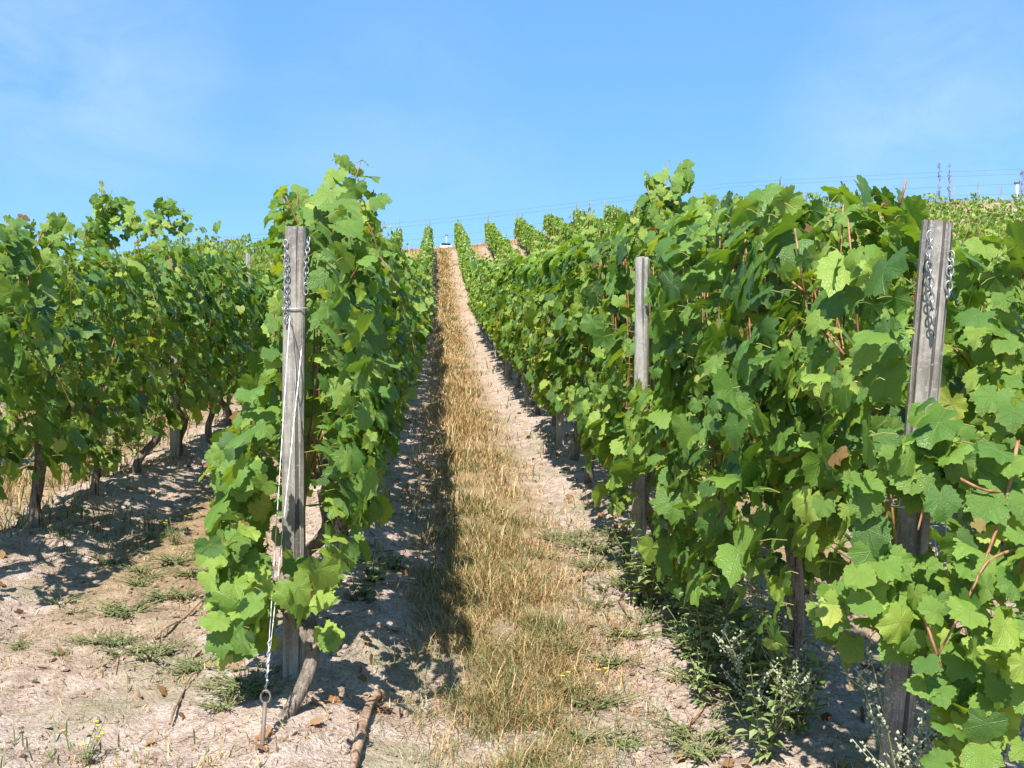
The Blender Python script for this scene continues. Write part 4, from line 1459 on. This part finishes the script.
# car beyond the crest, facing the camera
def car():
    p = W(446, 247, 150)
    gz = float(base_z(p[0], p[1]))
    e = bpy.data.objects.new('parked_car', None)
    COL.objects.link(e)
    e.location = (p[0], p[1], gz)
    tag(e, 'white car roof peeping over the crest at the top of the path', 'car')
    prof = [(-2.0, .35), (-2.05, .62), (-1.95, .82), (-1.1, .96), (-.45, 1.42), (.2, 1.50), (1.1, 1.46), (1.75, 1.02), (2.0, .95), (2.05, .45), (2.0, .3)]
    V, T = [], []
    half = lambda z: .84 if z < 1 else .84 - (z - 1) * .42
    for s in (-1, 1):
        for (y, z) in prof: V.append((s * half(z), y, z))
    n = len(prof)
    for i in range(n):
        j = (i + 1) % n
        T += [(i, j, n + j), (i, n + j, n + i)]
    for i in range(1, n - 1):
        T += [(0, i + 1, i), (n, n + i, n + i + 1)]
    obj('body', mesh('body', V, T, M_WHITEP, None, False), e)
    gl = MB()
    gl.add([(-.74, -1.05, 1.0), (.74, -1.05, 1.0), (.66, -.50, 1.395), (-.66, -.50, 1.395)], [(0, 1, 2), (0, 2, 3)])
    me = gl.mesh('windscreen', M_CARGLASS, False)
    me.transform(__import__('mathutils').Matrix.Translation((0, -.012, .012)))
    obj('windscreen', me, e)
    for s in (-1, 1):
        m = MB(); m.add([(s * .862, -.85, 1.0), (s * .862, 1.3, 1.0), (s * .70, .95, 1.4), (s * .70, -.4, 1.4)], [(0, 1, 2), (0, 2, 3)])
        obj('side_window', m.mesh('side_window', M_CARGLASS, False), e)
        m = MB(); m.box(s * .62 - .14, s * .62 + .14, -2.075, -1.99, .66, .80)
        obj('headlight', m.mesh('headlight', M_LAMP, False), e)
        for y in (-1.3, 1.3):
            m = MB(); m.tube([(s * .70, y, .31), (s * .78, y, .31), (s * .87, y, .31)], .31, 18)
            w = obj('wheel', m.mesh('wheel', M_RUBBER), e)
            m = MB(); m.tube([(s * .86, y, .31), (s * .87, y, .31), (s * .878, y, .31)], .19, 14)
            obj('rim', m.mesh('rim', M_ZINC), w)


car()

# ------------------------------------------------------------------ light, sky, camera
SUN_EL, SUN_AZ = R(52), R(198)      # azimuth clockwise from +Y
sd = np.array([math.sin(SUN_AZ) * math.cos(SUN_EL), math.cos(SUN_AZ) * math.cos(SUN_EL), math.sin(SUN_EL)])
ld = bpy.data.lights.new('sun', 'SUN')
ld.energy = 5.0
ld.angle = R(.53)
ld.color = (1.0, .955, .88)
lo = bpy.data.objects.new('sun', ld)
COL.objects.link(lo)
import mathutils
lo.rotation_euler = mathutils.Vector([float(c) for c in sd]).to_track_quat('Z', 'Y').to_euler()

wd_ = bpy.data.worlds.new('World')
S.world = wd_
wd_.use_nodes = True
nt = wd_.node_tree
nt.nodes.clear()
sky = nd(nt, 'ShaderNodeTexSky', sky_type='NISHITA')
sky.sun_disc = False
sky.sun_elevation = SUN_EL
sky.sun_rotation = SUN_AZ
sky.altitude = 200
sky.air_density = .8
sky.dust_density = .25
sky.ozone_density = 2.5
hs = nd(nt, 'ShaderNodeHueSaturation', inp={'Hue': .503, 'Saturation': 1.22, 'Value': 1.0})
nt.links.new(sky.outputs[0], hs.inputs['Color'])
# thin veils of cirrus in the real sky dome
tc = nd(nt, 'ShaderNodeTexCoord')
mp = nd(nt, 'ShaderNodeMapping')
mp.inputs['Scale'].default_value = (2.2, 2.2, 6.0)
mp.inputs['Location'].default_value = (.4, 1.3, .2)
nt.links.new(tc.outputs['Generated'], mp.inputs[0])
n1 = noise(nt, mp.outputs[0], 1.0, 6, .62, .8)
mp2 = nd(nt, 'ShaderNodeMapping')
mp2.inputs['Scale'].default_value = (9, 5, 16)
mp2.inputs['Rotation'].default_value = (0, .5, 0)
nt.links.new(tc.outputs['Generated'], mp2.inputs[0])
n2 = noise(nt, mp2.outputs[0], 1.0, 6, .6, .5)
veil = ramp(nt, n1, [(.55, 0.0), (.85, .14)])
base = mixc(nt, .60, hs.outputs[0], (1.0, 2.32, 4.2))
base = mixc(nt, veil, base, (3.0, 3.7, 4.4))
for (pxl, pyl, rad_, amt_) in ((60, 50, 9, .32), (935, 150, 9, .36), (400, 110, 7, .12)):
    v = W(pxl, pyl, 1.0) - np.array([0, 0, EYE])
    v = v / np.linalg.norm(v)
    dp = nt.nodes.new('ShaderNodeVectorMath')
    dp.operation = 'DOT_PRODUCT'
    nt.links.new(tc.outputs['Generated'], dp.inputs[0])
    dp.inputs[1].default_value = [float(q) for q in v]
    c0, c1 = math.cos(R(rad_)), math.cos(R(1.5))
    msk = math_(nt, 'DIVIDE', math_(nt, 'SUBTRACT', dp.outputs['Value'], c0), c1 - c0, clamp=True)
    msk = math_(nt, 'MULTIPLY', msk, ramp(nt, n2, [(.30, 0.0), (.75, amt_)]))
    base = mixc(nt, msk, base, (3.4, 4.1, 4.6))
col = base
bg = nd(nt, 'ShaderNodeBackground', inp={'Strength': .13})
nt.links.new(col, bg.inputs[0])
wo = nd(nt, 'ShaderNodeOutputWorld')
nt.links.new(bg.outputs[0], wo.inputs[0])

cam = bpy.data.cameras.new('camera')
cam.sensor_width = 36
cam.lens = 36 * F / 1024
cam.clip_start = .05
cam.clip_end = 6000
co = bpy.data.objects.new('camera', cam)
COL.objects.link(co)
co.location = (0, 0, EYE)
co.rotation_euler = (R(90), 0, -YAW)
S.camera = co

S.view_settings.view_transform = 'Standard'
S.view_settings.look = 'None'
S.view_settings.exposure = 0.95
S.view_settings.gamma = 1.0
S.render.engine = 'CYCLES'
c = S.cycles
c.max_bounces = 7
c.diffuse_bounces = 3
c.glossy_bounces = 2
c.transmission_bounces = 4
c.use_denoising = True
c.use_adaptive_sampling = True
c.adaptive_threshold = .015
